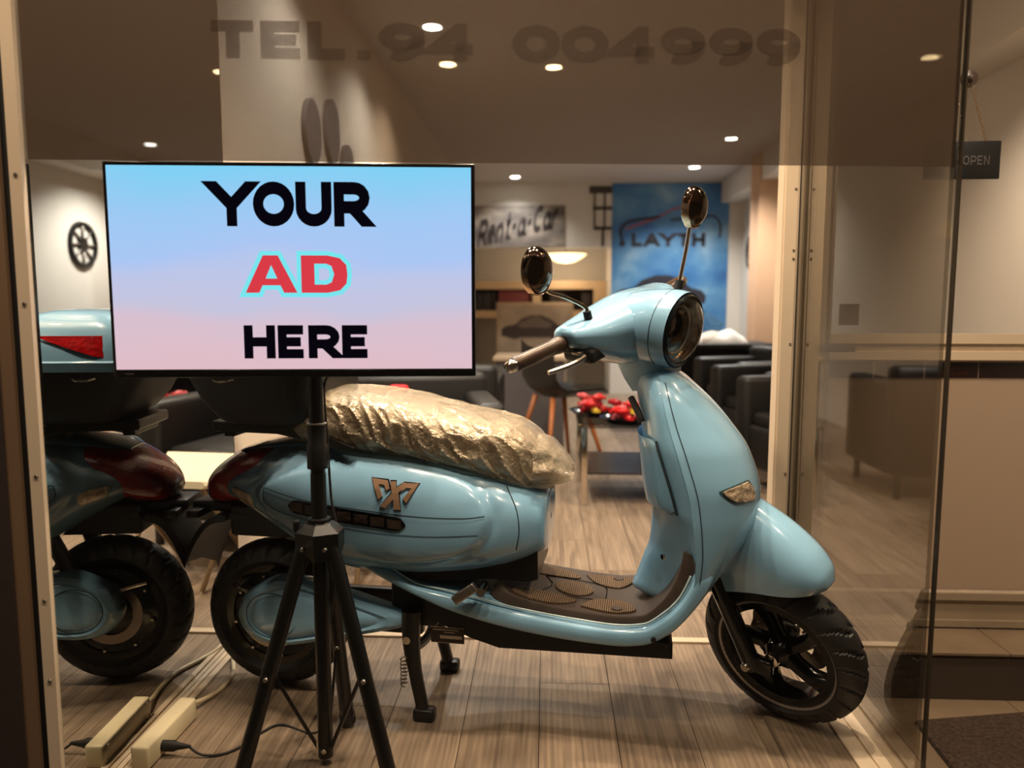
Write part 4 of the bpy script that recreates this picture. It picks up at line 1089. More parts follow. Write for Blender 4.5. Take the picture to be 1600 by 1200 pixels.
# centre stand
stn = MB().add(tube([(.400, -.11, .27), (.400, -.115, .19), (.410, -.12, .12), (.425, -.125, .05), (.432, -.128, .018)], [.026, .022, .017, .016, .016], n=12)) \
    .add(tube([(.400, .11, .27), (.400, .115, .19), (.410, .12, .12), (.425, .125, .05), (.432, .128, .018)], [.026, .022, .017, .016, .016], n=12)) \
    .add(tube([(.40, -.112, .17), (.41, 0, .155), (.40, .112, .17)], .012, n=10)).build('centre_stand', BLACK, SC)
for y in (-1, 1): MB().add(box(.408, .462, .128 * y - .018, .128 * y + .018, 0.0, .032, .008)).build('stand_foot', BLACK, stn)
MB().add(tube([(.386 + .008 * math.cos(k * 1.1), -.137 + .008 * math.sin(k * 1.1), .16 - k * .0016) for k in range(46)], .0016, n=5, sub=1)).build('stand_spring', STEEL, stn)
MB().add(cyl((.395, -.13, .205), (.395, -.141, .205), .010, 12)).build('bolt', CHROME, stn)
pt_ = MB().add(box(.452, .535, -.1222, -.1205, .198, .238)).build('rating_plate', mat('dark_rating_plate', (38, 30, 26), rough=.4), SC, smooth=False)
pm_ = mat('pale_plate_print', (168, 150, 128), rough=.6)
MB().add(box(.475, .530, -.1226, -.1222, .209, .217)).add(box(.457, .520, -.1226, -.1222, .230, .232)).add(box(.485, .512, -.1226, -.1222, .224, .2255)).add(box(.452, .535, -.1226, -.1222, .2365, .238)).add(box(.452, .535, -.1226, -.1222, .198, .1992)).build('plate_print', pm_, pt_, smooth=False)
MB().add(lathe([(0, .735), (.008, .734), (.011, .728), (.011, .70)], 16, 'x', (0, -.02, .500))).build('seat_lock', GASK, SC)
for z in (.47, .455): MB().add(box(.700, .722, -.075, -.035, z, z + .007, .002)).build('vent_slot', SEAM, body)

# ================================================================== TELEVISION
TV = empty('television', (-.502, 1.487, .874), math.atan2(FB.y - FA.y, FB.x - FA.x))
tag(TV, 'flat black television showing YOUR AD HERE, mounted on a tripod', 'television')
TW, TH = .359, .420
MB().add(box(-TW, TW, -.002, .022, 0, TH, .003)).add(box(-.26, .26, .022, .05, .05, .30, .01)).build('casing', mat('piano_black', (9, 8, 11), rough=.18, var=.05), TV)
MB().add(box(-TW + .004, TW - .004, -.0045, -.002, 0.001, .016, .0015)).build('chin', mat('piano_black', (9, 8, 11)), TV)
SCR, nt, out = new_nodes('lit_screen')
em_ = nt.nodes.new('ShaderNodeEmission'); em_.inputs['Strength'].default_value = 1.0
tc = nt.nodes.new('ShaderNodeTexCoord'); sx = nt.nodes.new('ShaderNodeSeparateXYZ'); nt.links.new(tc.outputs['Object'], sx.inputs[0])
wv = nt.nodes.new('ShaderNodeTexNoise'); wv.inputs['Scale'].default_value = 3.2; wv.inputs['Detail'].default_value = 1
mpn = nt.nodes.new('ShaderNodeMapping'); mpn.inputs['Scale'].default_value = (.9, 0, 1.7); nt.links.new(tc.outputs['Object'], mpn.inputs['Vector']); nt.links.new(mpn.outputs[0], wv.inputs['Vector'])
mr = nt.nodes.new('ShaderNodeMapRange'); mr.inputs['From Min'].default_value = .015; mr.inputs['From Max'].default_value = .42
nt.links.new(sx.outputs['Z'], mr.inputs['Value'])
ad = nt.nodes.new('ShaderNodeMath'); ad.operation = 'MULTIPLY_ADD'; ad.inputs[1].default_value = .30
nt.links.new(wv.outputs['Fac'], ad.inputs[0]); nt.links.new(mr.outputs[0], ad.inputs[2])
sb = nt.nodes.new('ShaderNodeMath'); sb.operation = 'SUBTRACT'; sb.inputs[1].default_value = .15; nt.links.new(ad.outputs[0], sb.inputs[0])
rp = nt.nodes.new('ShaderNodeValToRGB'); e = rp.color_ramp.elements
e[0].position = 0.0; e[0].color = (*lin((232, 196, 208)), 1); e[1].position = 1.0; e[1].color = (*lin((134, 216, 255)), 1)
for p, c in ((.22, (224, 200, 218)), (.30, (206, 204, 232)), (.48, (196, 206, 244)), (.56, (178, 206, 255)), (.80, (160, 210, 255))):
    k = e.new(p); k.color = (*lin(c), 1)
nt.links.new(sb.outputs[0], rp.inputs['Fac']); nt.links.new(rp.outputs['Color'], em_.inputs['Color']); nt.links.new(em_.outputs[0], out.inputs['Surface'])
scr = MB().add(([(-TW + .0075, -.003, .0165), (TW - .0075, -.003, .0165), (TW - .0075, -.003, TH - .0075), (-TW + .0075, -.003, TH - .0075)], [(0, 1, 2, 3)])).build('screen', SCR, TV, smooth=False)
INK, nt, out = new_nodes('screen_ink')
k = nt.nodes.new('ShaderNodeEmission'); k.inputs['Color'].default_value = (.0015, .001, .004, 1); nt.links.new(k.outputs[0], out.inputs['Surface'])
REDI, nt, out = new_nodes('screen_red')
k = nt.nodes.new('ShaderNodeEmission'); k.inputs['Color'].default_value = (*lin((226, 62, 74)), 1); nt.links.new(k.outputs[0], out.inputs['Surface'])
CYI, nt, out = new_nodes('screen_cyan')
k = nt.nodes.new('ShaderNodeEmission'); k.inputs['Color'].default_value = (*lin((124, 238, 250)), 1); nt.links.new(k.outputs[0], out.inputs['Surface'])
X_, Z_ = (1, 0, 0), (0, 0, 1)
text_obj('screen_text', 'YOUR', .086, (.0, -.0045, .297), X_, Z_, INK, scr, total=.300, weight=.14, gap=.14)
text_obj('screen_text', 'HERE', .066, (.024, -.0045, .038), X_, Z_, INK, scr, total=.243, weight=.14, gap=.16)
# AD in a wide face, red on a cyan outline
def ad_glyphs(grow):
    A = ([(0, 0), (.34, 1), (.62, 1), (.97, 0), (.72, 0), (.655, .2), (.32, .2), (.255, 0)], [(.38, .38), (.60, .38), (.49, .74)])
    D = [(1.05, 0), (1.05, 1), (1.55, 1), (1.78, .93), (1.90, .75), (1.92, .5), (1.90, .25), (1.78, .07), (1.55, 0)]
    Dh = [(1.30, .22), (1.30, .78), (1.52, .78), (1.62, .72), (1.67, .5), (1.62, .28), (1.52, .22)]
    return A, (D, Dh)
def flat_poly(outer, hole, ox, oz, sx_, sz_, y, slant=.0):
    loops = [[Vector((p[0], p[1], 0)) for p in outer]] + ([[Vector((p[0], p[1], 0)) for p in hole]] if hole else [])
    pts = [p for l in loops for p in l]
    tri = tessellate_polygon(loops)
    return [(ox + (p.x + slant * p.y) * sx_, y, oz + p.y * sz_) for p in pts], [tuple(t) for t in tri]
A_, D_ = ad_glyphs(0)
adr = MB(); adc = MB()
ox, oz, sx_, sz_ = -.093, .168, .104, .073
for outer, hole in (A_, D_):
    adr.add(flat_poly(outer, hole, ox, oz, sx_, sz_, -.0052))
    for pl in ([outer] + ([hole] if hole else [])):
        v, f = ribbon([(ox + p[0] * sx_, oz + p[1] * sz_) for p in pl], .0085, True)
        adc.add(([(a, -.0044, b_) for a, b_ in v], f))
adc.build('screen_text', CYI, scr, smooth=False); adr.build('screen_text', REDI, scr, smooth=False)
MB().add(box(-.335, -.318, -.0046, -.004, .007, .009)).build('brand_mark', STEEL, TV, smooth=False)
MB().add(box(-.02, .02, .05, .062, .05, .16)).build('wall_bracket', BLACK, TV, smooth=False)

# ================================================================== TRIPOD STAND
PX, PY = -.488, 1.565
TP = empty('tripod_stand', (PX, PY, 0))
tag(TP, 'black metal tripod stand carrying the television', 'tripod stand')
TUBEB = mat('satin_black_tube', (13, 12, 12), rough=.30, var=.1)
MB().add(cyl((0, 0, .53), (0, 0, .66), .0165, 24)).add(cyl((0, 0, .66), (0, 0, .90), .0155, 24)).add(cyl((0, 0, .88), (0, 0, 1.03), .0155, 20)).build('upper_pole', TUBEB, TP)
MB().add(cyl((0, 0, .02), (0, 0, .53), .0165, 24)).build('lower_pole', TUBEB, TP)
col = MB().add(lathe([(.0155, .672), (.0225, .672), (.0225, .72), (.0195, .725), (.0195, .765), (.0155, .766)], 28)).build('collar', TUBEB, TP)
MB().add(lathe([(.0195, .7655), (.021, .7665), (.021, .769), (.0157, .770)], 28)).build('collar_ring', STEEL, col)
hd = []
for z, r in ((.475, .040), (.500, .047), (.535, .047), (.552, .032), (.556, .022)):
    hd.append([(r * math.cos(math.radians(60 * k + 30)) * (1.15 if z < .54 else 1), r * math.sin(math.radians(60 * k + 30)), z) for k in range(6)])
head = MB().add(loft(hd)).add(lathe([(.0165, .556), (.024, .556), (.024, .562), (.0165, .564)], 24)).build('tripod_head', TUBEB, TP, angle=20)
MB().add(box(-.052, -.040, -.02, -.005, .535, .560, .003)).build('clamp_tab', TUBEB, head)
for x in (-.024, .024): MB().add(lathe([(0, -.053), (.004, -.052), (.0055, -.048), (.0055, -.042)], 14, 'y', (x, 0, .507))).build('bolt', CHROME, head)
feet = [(.008, .155), (-.160, -.085), (.164, -.082)]
for fx, fy in feet:
    d = Vector((fx, fy, 0)).normalized(); a = d * .034 + Vector((0, 0, .505)); b_ = Vector((fx, fy, .014))
    lg = MB().add(cyl(tuple(a), tuple(b_), .0165, 22)).build('leg', TUBEB, TP)
    dd = (b_ - a).normalized()
    MB().add(cyl(tuple(b_ - dd * .02), tuple(b_ + dd * .004), .019, 20)).build('rubber_foot', RUBBER, lg)
    m_ = a.lerp(b_, .56); base = d * .020 + Vector((0, 0, .05))
    br = MB(); sd = d.cross(Vector((0, 0, 1)))
    br.add(loft([[tuple(q + sd * x + Vector((0, 0, 1)) * y) for x, y in ((-.0025, -.009), (.0025, -.009), (.0025, .009), (-.0025, .009))] for q in (base, m_ - d * .012)]))
    br.build('brace', TUBEB, TP, smooth=False)
    c = m_ - Vector((0, 1, 0)) * .0175
    MB().add(lathe([(0, -.004), (.004, -.003), (.006, 0), (.006, .006)], 12, 'y', tuple(c))).build('bolt', CHROME, lg)
MB().add(lathe([(0, -.020), (.004, -.0195), (.006, -.0165)], 12, 'y', (0, 0, .038))).build('bolt', CHROME, TP)

# ================================================================== POWER STRIP, LEADS
PSW = mat('ivory_plastic', (226, 212, 176), rough=.35, var=.03)
ps = empty('power_strip', (-.885, 1.63, 0), math.radians(-2))
tag(ps, 'ivory power strip lying on edge beside the mirror base', 'power strip')
MB().add(box(-.021, .021, -.110, .105, .001, .055, .006)).build('housing', PSW, ps)
MB().add(cyl((0, .10, .028), (0, .125, .028), .008, 12)).build('cord_grip', PSW, ps)
for y in (-.09, .085):
    for z in (.012, .044): MB().add(lathe([(0, -.0225), (.004, -.0222), (.0045, -.021)], 10, 'x', (0, y, z))).build('screw', mat('ivory_plastic', (0, 0, 0)), ps)
o = MB().add(tube([(-.884, 1.75, .028), (-.872, 1.80, .014), (-.858, 1.87, .007), (-.862, 1.95, .007), (-.895, 2.03, .007), (-.915, 2.10, .007), (-.925, 2.25, .007)], .0058, n=10)).build('white_cable', mat('white_cable_sheath', (214, 196, 160), rough=.45), None)
tag(o, 'cream mains cable running from the power strip back along the mirror', 'cable')
pl = empty('black_mains_lead', (-.86, 1.575, 0))
tag(pl, 'thin black mains lead plugged into the side of the power strip', 'cable')
MB().add(loft([[(x, .010 * k * math.cos(a), .026 + .013 * k * math.sin(a)) for a in np.linspace(0, 2 * PI, 12, endpoint=False)] for x, k in ((-.005, 1.0), (.022, 1.0), (.03, .7), (.055, .35), (.06, .25))])).build('plug', GASK, pl)
MB().add(tube([(.055, 0, .026), (.085, -.002, .008), (.13, .01, .004), (.165, .05, .004), (.185, .10, .004), (.22, .135, .004), (.30, .10, .004), (.345, .05, .06), (.352, .02, .20), (.385, .035, .36), (.40, .022, .52), (.390, .020, .60), (.387, .012, .74), (.385, .005, .84), (.41, -.04, .875)], .0028, n=8)).build('lead', GASK, pl)

# ================================================================== FURNITURE INSIDE THE SHOP
def armchair(label):
    r = empty('armchair'); tag(r, label, 'armchair', 'black leather tub armchairs')
    MB().add(box(-.30, .30, -.28, .28, .12, .36, .03)).build('seat_base', LEATHER, r)
    MB().add(box(-.20, .20, -.27, .20, .35, .43, .03)).build('seat_cushion', LEATHER, r)
    MB().add(box(-.32, .32, .18, .32, .12, .70, .035)).build('backrest', LEATHER, r)
    for s in (-1, 1): MB().add(box(min(s * .21, s * .33), max(s * .21, s * .33), -.30, .24, .12, .62, .03)).build('armrest', LEATHER, r)
    for x in (-.27, .27):
        for y in (-.25, .27): MB().add(cyl((x, y, 0), (x, y, .13), .018, 10)).build('leg', BLACK, r)
    return r
ch = armchair('black leather armchair by the tan pillar, farthest of the row beside the door')
ch.location = (1.50, 5.60, 0); ch.rotation_euler = (0, 0, math.radians(-70))
for lab, loc, rz in [('black leather armchair in the middle of the row beside the door', (1.47, 4.84, 0), -68),
                     ('black leather armchair nearest the window in the row beside the door', (1.45, 4.08, 0), -70),
                     ('black leather armchair just right of the television edge, behind the seat', (-.585, 4.25, 0), 180),
                     ('black leather armchair behind the cream folding stool', (-.55, 3.25, 0), 12)]:
    c = copy_tree(ch); c.location = loc; c.rotation_euler = (0, 0, math.radians(rz)); c['label'] = lab
o = MB().add(box(-.70, -.61, 3.24, 3.32, .432, .665, .02)).build('red_cushion', mat('bright_red_fabric', (200, 20, 28), rough=.7), None)
tag(o, 'small bright red cushion standing on the armchair behind the television', 'cushion')
# folding stool with cream seat
fs = empty('folding_stool', (-.52, 2.72, 0), .1)
tag(fs, 'cream folding stool with tan tube legs, seen in the mirror beside the tail lamp', 'stool')
rings = []
for y, z in ((-.16, .385), (-.10, .372), (.0, .368), (.10, .375), (.15, .40), (.17, .42)):
    rings.append([(x, y, z + dz) for x, dz in ((-.18, 0), (-.17, .014), (.17, .014), (.18, 0), (.17, -.012), (-.17, -.012))])
MB().add(loft(rings)).build('seat', CREAM, fs)
TUBT = mat('tan_metal_tube', (150, 128, 100), rough=.4, metal=.5)
for x in (-.165, .165):
    MB().add(tube([(x, -.18, .009), (x, .14, .372)], .009, n=8, sub=1)).build('leg', TUBT, fs)
    MB().add(tube([(x * .9, .18, .009), (x * .9, -.13, .368)], .009, n=8, sub=1)).build('leg', TUBT, fs)
# shell chair with wooden legs
sh = empty('shell_chair', (.07, 4.80, 0), math.radians(120))
tag(sh, 'black plastic shell chair on orange wooden legs beside the low table', 'chair')
rings = []
for i in range(13):
    u = i / 12; ang = u * 1.75
    y = -.22 + .36 * min(1, u * 1.6) + .05 * max(0, u - .62); z = .445 + .0 + (0 if u < .5 else (u - .5) ** 1.3 * .75)
    w = .235 - .06 * abs(u - .45)
    rings.append([(w * math.sin(a), y - .02 * math.cos(a) * 0, z + .05 * abs(math.sin(a)) ** 3 + t) for t, rng in ((0, np.linspace(-PI / 2, PI / 2, 13)), (-.012, np.linspace(PI / 2, -PI / 2, 13))) for a in rng])
MB().add(loft(rings)).build('shell', BLACK, sh)
for x, y in ((-.22, -.22), (.22, -.22), (-.22, .20), (.22, .20)): MB().add(cyl((x, y, 0), (x * .5, y * .5, .44), .011, 10, .018)).build('leg', WOOD, sh)
# low glass table with trays of red sweets
lt = empty('coffee_table', (.52, 4.05, 0))
tag(lt, 'low glass and chrome coffee table with trays of sweets', 'table')
TG = glass_mat('table_glass', (.80, .80, .78), refl=.06, boost=1.0)
MB().add(box(-.36, .36, -.30, .30, .400, .412, .002)).build('table_top', TG, lt, smooth=False)
MB().add(box(-.34, .34, -.28, .28, .16, .17, .002)).build('lower_shelf', mat('dark_shelf', (34, 28, 26), rough=.3), lt, smooth=False)
for x in (-.33, .33):
    for y in (-.27, .27): MB().add(box(x - .016, x + .016, y - .016, y + .016, 0, .40, .003)).build('leg', CHROME, lt)
trays = []
for k, (x, y, lab) in enumerate([(.26, 4.13, 'black oval tray of sweets at the left of the coffee table'), (.41, 3.87, 'black oval tray of sweets at the right of the coffee table')]):
    t = MB().add(lathe([(0, .0), (.10, 0), (.135, .03), (.14, .032), (.128, .03), (.098, .006), (0, .006)], 28)).build('tray', GLOSSB, None)
    t.location = (x, y, .4125); tag(t, lab, 'tray', 'black trays on the coffee table'); trays.append((x, y))
SWC = [mat('red_wrapper', (196, 26, 30), rough=.3), mat('dark_red_wrapper', (150, 22, 34), rough=.3), mat('yellow_wrapper', (214, 178, 60), rough=.3), mat('pink_wrapper', (206, 92, 96), rough=.3)]
swm = {}
for k in range(22):
    cx, cy = trays[k % 2]; a = (k // 2) * 2.4; r = .022 + .058 * ((k // 2 * 7) % 11) / 11
    kind = 2 if k in (4, 11) else (3 if k % 5 == 3 else (1 if k % 3 == 1 else 0))
    if kind not in swm:
        rings = [[(x, rr * math.cos(b_), rr * math.sin(b_)) for b_ in np.linspace(0, 2 * PI, 12, endpoint=False)] for x, rr in ((-.042, .014), (-.030, .005), (-.022, .016), (0, .020), (.022, .016), (.030, .005), (.042, .014))]
        o = MB().add(loft(rings)).build('wrapped_sweet', SWC[kind], None); swm[kind] = o
    else:
        o = swm[kind].copy(); COL.objects.link(o)
    o.location = (cx + r * math.cos(a), cy + r * math.sin(a), .4405 + .037 * (k // 8)); o.rotation_euler = (0, 0, a * 1.7)
    nm = ['red', 'dark red', 'yellow', 'pink'][kind]
    tag(o, '%s wrapped sweet heaped in the %s tray on the coffee table' % (nm, ('left', 'right')[k % 2]), 'sweet', 'wrapped sweets on the coffee table')
# grey reception counter
gc = empty('reception_counter', (-.12, 5.45, 0))
tag(gc, 'grey panelled reception counter in the middle of the shop', 'counter')
MB().add(box(-.24, .24, -.15, .30, 0, .62)).build('front_panel', GREYP, gc, smooth=False)
MB().add(box(-.26, .26, -.17, .32, .62, .65, .004)).build('counter_top', mat('cream_counter_top', (190, 170, 145), rough=.4), gc)
# desk at the right with a pile of white cloth
dk = empty('desk', (1.35, 6.45, 0))
tag(dk, 'dark desk behind the armchairs with white cloth on it', 'desk')
MB().add(box(-.55, .50, -.30, .30, .66, .70, .004)).build('desk_top', LEATHER, dk)
MB().add(box(-.52, -.48, -.28, .28, 0, .66)).build('side_panel', BLACKM, dk, smooth=False)
MB().add(box(.43, .47, -.28, .28, 0, .66)).build('side_panel', BLACKM, dk, smooth=False)
MB().add(box(-.48, .43, .20, .22, .2, .66)).build('back_panel', BLACKM, dk, smooth=False)
rings = []
for i in range(14):
    u = i / 13; x = -.20 + .45 * u; hh = .10 * math.sin(PI * u) ** .6 * (1 + .5 * noise.noise(Vector((u * 5, 0, 2)))); 
    rings.append([(x, .16 * math.cos(a) * (.4 + .6 * math.sin(PI * u)), max(0, hh * math.sin(a) * (1 + .35 * noise.noise(Vector((u * 6, a * 2, 0)))))) for a in np.linspace(0, 2 * PI, 20, endpoint=False)])
o = MB().add(loft(rings)).build('folded_cloth', WHITEC, None); o.location = (1.42, 6.42, .70)
tag(o, 'crumpled white cloth lying on the dark desk', 'cloth')
o = empty('monitor', (1.02, 6.5, .70)); tag(o, 'black computer monitor on the desk in front of the blue poster', 'monitor')
MB().add(box(-.20, .20, -.015, .015, .06, .30, .006)).build('panel', BLACK, o); MB().add(box(-.03, .03, -.01, .03, .01, .10)).add(box(-.10, .10, -.07, .07, 0, .012, .003)).build('foot', BLACK, o)

# ================================================================== PICTURES AND SIGNS ON THE WALLS
def cloud_mat(name, cols, scale, detail=4, stretch=(1, 1, 1)):
    m, nt, out = new_nodes(name)
    b = nt.nodes.new('ShaderNodeBsdfPrincipled'); tc = nt.nodes.new('ShaderNodeTexCoord'); mp = nt.nodes.new('ShaderNodeMapping'); mp.inputs['Scale'].default_value = stretch
    n = nt.nodes.new('ShaderNodeTexNoise'); n.inputs['Scale'].default_value = scale; n.inputs['Detail'].default_value = detail
    r = nt.nodes.new('ShaderNodeValToRGB'); e = r.color_ramp.elements; e[0].position = .32; e[1].position = .68
    e[0].color = (*lin(cols[0]), 1); e[1].color = (*lin(cols[-1]), 1)
    for i, c in enumerate(cols[1:-1]): k = e.new(.32 + .36 * (i + 1) / (len(cols) - 1)); k.color = (*lin(c), 1)
    nt.links.new(tc.outputs['Object'], mp.inputs[0]); nt.links.new(mp.outputs[0], n.inputs['Vector']); nt.links.new(n.outputs['Fac'], r.inputs['Fac']); nt.links.new(r.outputs['Color'], b.inputs['Base Color'])
    b.inputs['Roughness'].default_value = .45
    nt.links.new(b.outputs[0], out.inputs['Surface'])
    return m
DKP = mat('dark_poster_print', (34, 34, 46), rough=.5, var=.1)
RDP = mat('red_poster_print', (150, 70, 66), rough=.5, var=.1)
bp_ = empty('blue_wall_poster', (1.36, YB - .004, .55))
tag(bp_, 'tall sky blue wall poster with a car outline above the word LAYTH', 'poster')
sheet = MB().add(box(-.645, .64, -.004, .003, 0, 1.80)).build('sheet', cloud_mat('blue_cloud_print', [(34, 80, 138), (56, 112, 168), (84, 136, 180), (136, 172, 200)], 1.6, 4, (1, 1, 1.3)), bp_, smooth=False)
text_obj('lettering', 'LAYTH', .150, (-.02, -.0055, 1.105), X_, Z_, DKP, sheet, total=.80, weight=.15, gap=.2)
def line_print(pts, hw, m, par, y=-.0052):
    P = smooth_path([(p[0], p[1], 0) for p in pts], 6); v, f = ribbon([(p.x, p.y) for p in P], hw)
    return MB().add(([(a, y, b_) for a, b_ in v], f)).build('print_line', m, par, smooth=False)
line_print([(-.53, 1.17), (-.55, 1.28), (-.50, 1.36), (-.38, 1.40), (-.20, 1.42), (-.12, 1.44)], .016, DKP, sheet)
line_print([(-.50, 1.30), (-.35, 1.35), (-.15, 1.42), (0.0, 1.50), (.15, 1.54), (.28, 1.52)], .010, RDP, sheet)
line_print([(.0, 1.40), (.20, 1.41), (.35, 1.42), (.46, 1.44), (.53, 1.38), (.55, 1.30), (.54, 1.2)], .012, DKP, sheet)
MB().add(([(-.53 + .035 * math.cos(a), -.0054, 1.14 + .035 * math.sin(a)) for a in np.linspace(0, 2 * PI, 16, endpoint=False)], [tuple(range(16))])).build('print_dot', DKP, sheet, smooth=False)
def car_poly(x0, z0, s): 
    return [(x0 + x * s, z0 + z * s) for x, z in [(-.5, .02), (-.5, .12), (-.44, .17), (-.30, .19), (-.20, .28), (-.05, .33), (.10, .33), (.24, .27), (.34, .19), (.46, .16), (.51, .10), (.50, .02), (.40, 0), (.30, -.03), (.22, 0), (-.22, 0), (-.30, -.03), (-.40, 0)]]
def car_print(par, x0, z0, s, m, y=-.0052):
    P = car_poly(x0, z0, s); tri = tessellate_polygon([[Vector((a, b_, 0)) for a, b_ in P]])
    MB().add(([(a, y, b_) for a, b_ in P], [tuple(t) for t in tri])).build('car_print', m, par, smooth=False)
car_print(sheet, -.10, .46, 1.0, DKP)
line_print([(-.62, .52), (-.45, .56), (-.30, .58), (-.1, .62)], .02, RDP, sheet, -.0060)
# rent-a-car banner
bn = empty('rent_a_car_banner', (-.32, YB - .004, 1.655))
tag(bn, 'grey banner lettered Rent-a-Car in slanting dark script on the lintel', 'banner')
sheet = MB().add(box(-.515, .515, -.004, .003, 0, .46)).build('sheet', cloud_mat('grey_photo_print', [(74, 68, 66), (120, 112, 106), (176, 164, 150)], 2.2, 3, (1, 1, 2)), bn, smooth=False)
rv = Vector((1, 0, .24)).normalized(); uv = Vector((.12, 0, 1)).normalized()
text_obj('lettering', 'Rent-a-Car', .31, (-.03, -.0055, .10), rv, uv, mat('dark_script_print', (44, 36, 36), rough=.5), sheet, total=.92, weight=.12, gap=.10, slant=.10)
# lantern picture beside the banner
ln = empty('lantern_decal', (.60, YB - .004, 1.66))
tag(ln, 'dark street lantern decal on the lintel beside the blue poster', 'decal')
LNM = mat('dark_lantern_print', (62, 54, 50), rough=.6)
m_ = MB()
for q in (box(-.14, .11, -.004, 0, .58, .66), box(-.10, .11, -.004, 0, .40, .44), box(-.09, -.07, -.004, 0, .20, .58), box(.02, .04, -.004, 0, .20, .58), box(-.09, .11, -.004, 0, .18, .22), box(.0, .03, -.004, 0, 0, .18)): m_.add(q)
m_.build('print', LNM, ln, smooth=False)
# framed car picture in the nook
cp = empty('car_picture', (-.11, 9.10, 0.0))
tag(cp, 'framed picture of a dark sports car standing at the back of the shop', 'picture')
MB().add(box(-.50, .42, -.01, .01, .42, 1.04, .004)).add(box(-.40, .34, -.02, .15, 0, .42)).build('frame', mat('pale_frame', (168, 146, 120), rough=.5), cp)
sheet = MB().add(box(-.47, .39, -.014, -.0095, .45, 1.01)).build('print', cloud_mat('beige_photo_print', [(120, 104, 88), (176, 156, 132)], 2.0), cp, smooth=False)
car_print(sheet, -.04, .62, .80, mat('brown_car_print', (58, 48, 44), rough=.4), -.0150)
car_print(sheet, -.04, .74, .40, mat('lighter_car_print', (104, 90, 80), rough=.4), -.0156)
# round dark wall ornaments like car wheels on the right wall
def wheel_orn(y, z, r, label):
    o = empty('round_ornament', (XR, y, z)); tag(o, label, 'wall decoration', 'round wheel ornaments on the right wall')
    MB().add(lathe([(r * .80, -.004), (r * .84, -.03), (r * .96, -.03), (r, -.004)], 40, 'x')).build('rim', BLACK, o)
    MB().add(lathe([(0, -.028), (r * .30, -.024), (r * .34, -.004)], 28, 'x')).build('hub', BLACK, o)
    for k in range(8):
        a = 2 * PI * k / 8
        MB().add(cyl((-.014, r * .3 * math.cos(a), r * .3 * math.sin(a)), (-.014, r * .83 * math.cos(a), r * .83 * math.sin(a)), .010, 8)).build('spoke', GREYM, o)
    return o
wheel_orn(6.45, 1.53,   .20, 'round dark wheel ornament on the pale wall, reflected beside the television')
wheel_orn(8.12, 1.56, .20, 'round dark wheel ornament between the blue poster and the tan pillar')
# dark oval panels on the left wall
OVM = mat('grey_oval_panel', (92, 84, 80), rough=.6, var=.08)
for k, (y, z0, h, lab) in enumerate([(3.02, 1.57, .25, 'grey upright oval wall panel, leftmost above the television'), (3.30, 1.62, .27, 'tall grey oval wall panel, middle one above the television'), (3.55, 1.53, .22, 'short grey oval wall panel, rightmost above the television')]):
    o = MB().add(prism([(y + .10 * math.cos(a), z0 + h / 2 + h / 2 * math.sin(a)) for a in np.linspace(0, 2 * PI, 32, endpoint=False)], XM + .0005, XM + .02, 'yz')).build('oval_panel', OVM, None, smooth=False)
    tag(o, lab, 'wall panel', 'grey oval panels on the left wall')

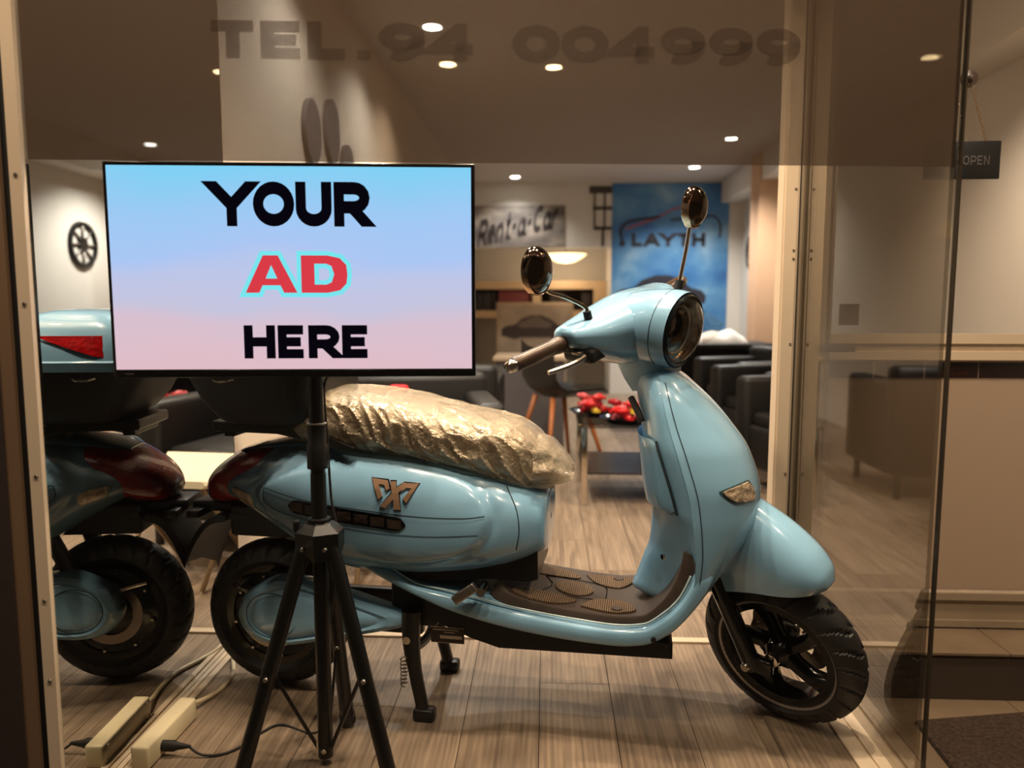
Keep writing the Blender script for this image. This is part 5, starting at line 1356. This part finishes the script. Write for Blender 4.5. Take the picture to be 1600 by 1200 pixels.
# ================================================================== LAMPS
def downlight(x, y, label, warm=False, power=30, r=.045, z=ZC, angle=130):
    o = empty('downlight', (x, y, z)); tag(o, label, 'ceiling light', 'recessed ceiling lights')
    MB().add(lathe([(r, -.002), (r * 1.35, -.006), (r * 1.45, 0)], 28, 'z')).build('ring', WHITEP, o)
    MB().add(lathe([(0, -.005), (r, -.004), (r, -.001)], 28, 'z')).build('lens', LAMPY if warm else LAMPW, o)
    if power:
        spot('downlight_beam', (0, 0, -.03), power, WARM if warm else COOL, angle, .8, .04, parent=o)
    return o
downlight(-.35, 8.25, 'ceiling downlight above the Rent-a-Car banner', False, 20)
downlight(1.45, 7.75, 'ceiling downlight in front of the blue poster', False, 56)
downlight(1.50, 6.45, 'ceiling downlight above the dark desk', False, 70)
downlight(-.57, 3.84, 'white ceiling downlight seen highest through the brown film', False, 26)
downlight(-.57, 4.42, 'small warm ceiling downlight left of the pair behind the brown film', True, 16)
downlight(.03, 4.50, 'small warm ceiling downlight right of the pair behind the brown film', True, 18)
# pendant in the nook
pd = empty('pendant_lamp', (.21, 9.05, 1.50)); tag(pd, 'shallow glowing pendant lamp under the lintel', 'lamp')
MB().add(lathe([(0, .0), (.10, .012), (.18, .05), (.25, .10), (.24, .105), (0, .11)], 32)).build('shade', mat('glowing_shade', (255, 220, 160), emit=(1.0, .72, .38), estr=2.6, var=0), pd)
MB().add(cyl((0, 0, .11), (0, 0, ZC - 1.5), .006, 8)).build('cord', GASK, pd)
L_ = bpy.data.lights.new('pendant_glow', 'POINT'); L_.energy = 7; L_.color = WARM; L_.shadow_soft_size = .1
lo = bpy.data.objects.new('pendant_glow', L_); COL.objects.link(lo); lo.parent = pd; lo.location = (0, -.1, -.08)
# display window and entrance lamps, above the picture
for x, y, lab, pw_ in [(-.42, 1.58, 'warm downlight over the tail of the scooter', 26), (.02, 1.60, 'warm downlight over the middle of the scooter', 24),
                       (.46, 1.66, 'warm downlight over the front of the scooter', 22), (.0, 2.28, 'warm downlight behind the scooter', 30)]:
    downlight(x, y, lab, True, pw_)
downlight(-.60, 2.75, 'added downlight brightening the tail of the scooter', False, 30)  # unseen lamp, added to brighten the scooter's rear and box lid
downlight(1.35, 1.75, 'warm downlight over the entrance step', True, 20)
downlight(1.45, 3.1, 'warm downlight just inside the entrance door', True, 50)
# canopy over the pavement carries a row of lamps
struct('trim_13', MB().add(box(-2.4, 3.2, -.9, 1.05, 2.72, 2.82)), CEIL)
for k, x in enumerate((-1.3, -.4, .5, 1.4)):
    downlight(x, .55, ['canopy light farthest left over the pavement', 'canopy light left of the middle over the pavement', 'canopy light right of the middle over the pavement', 'canopy light farthest right over the pavement'][k], True, 20, z=2.72, angle=150)
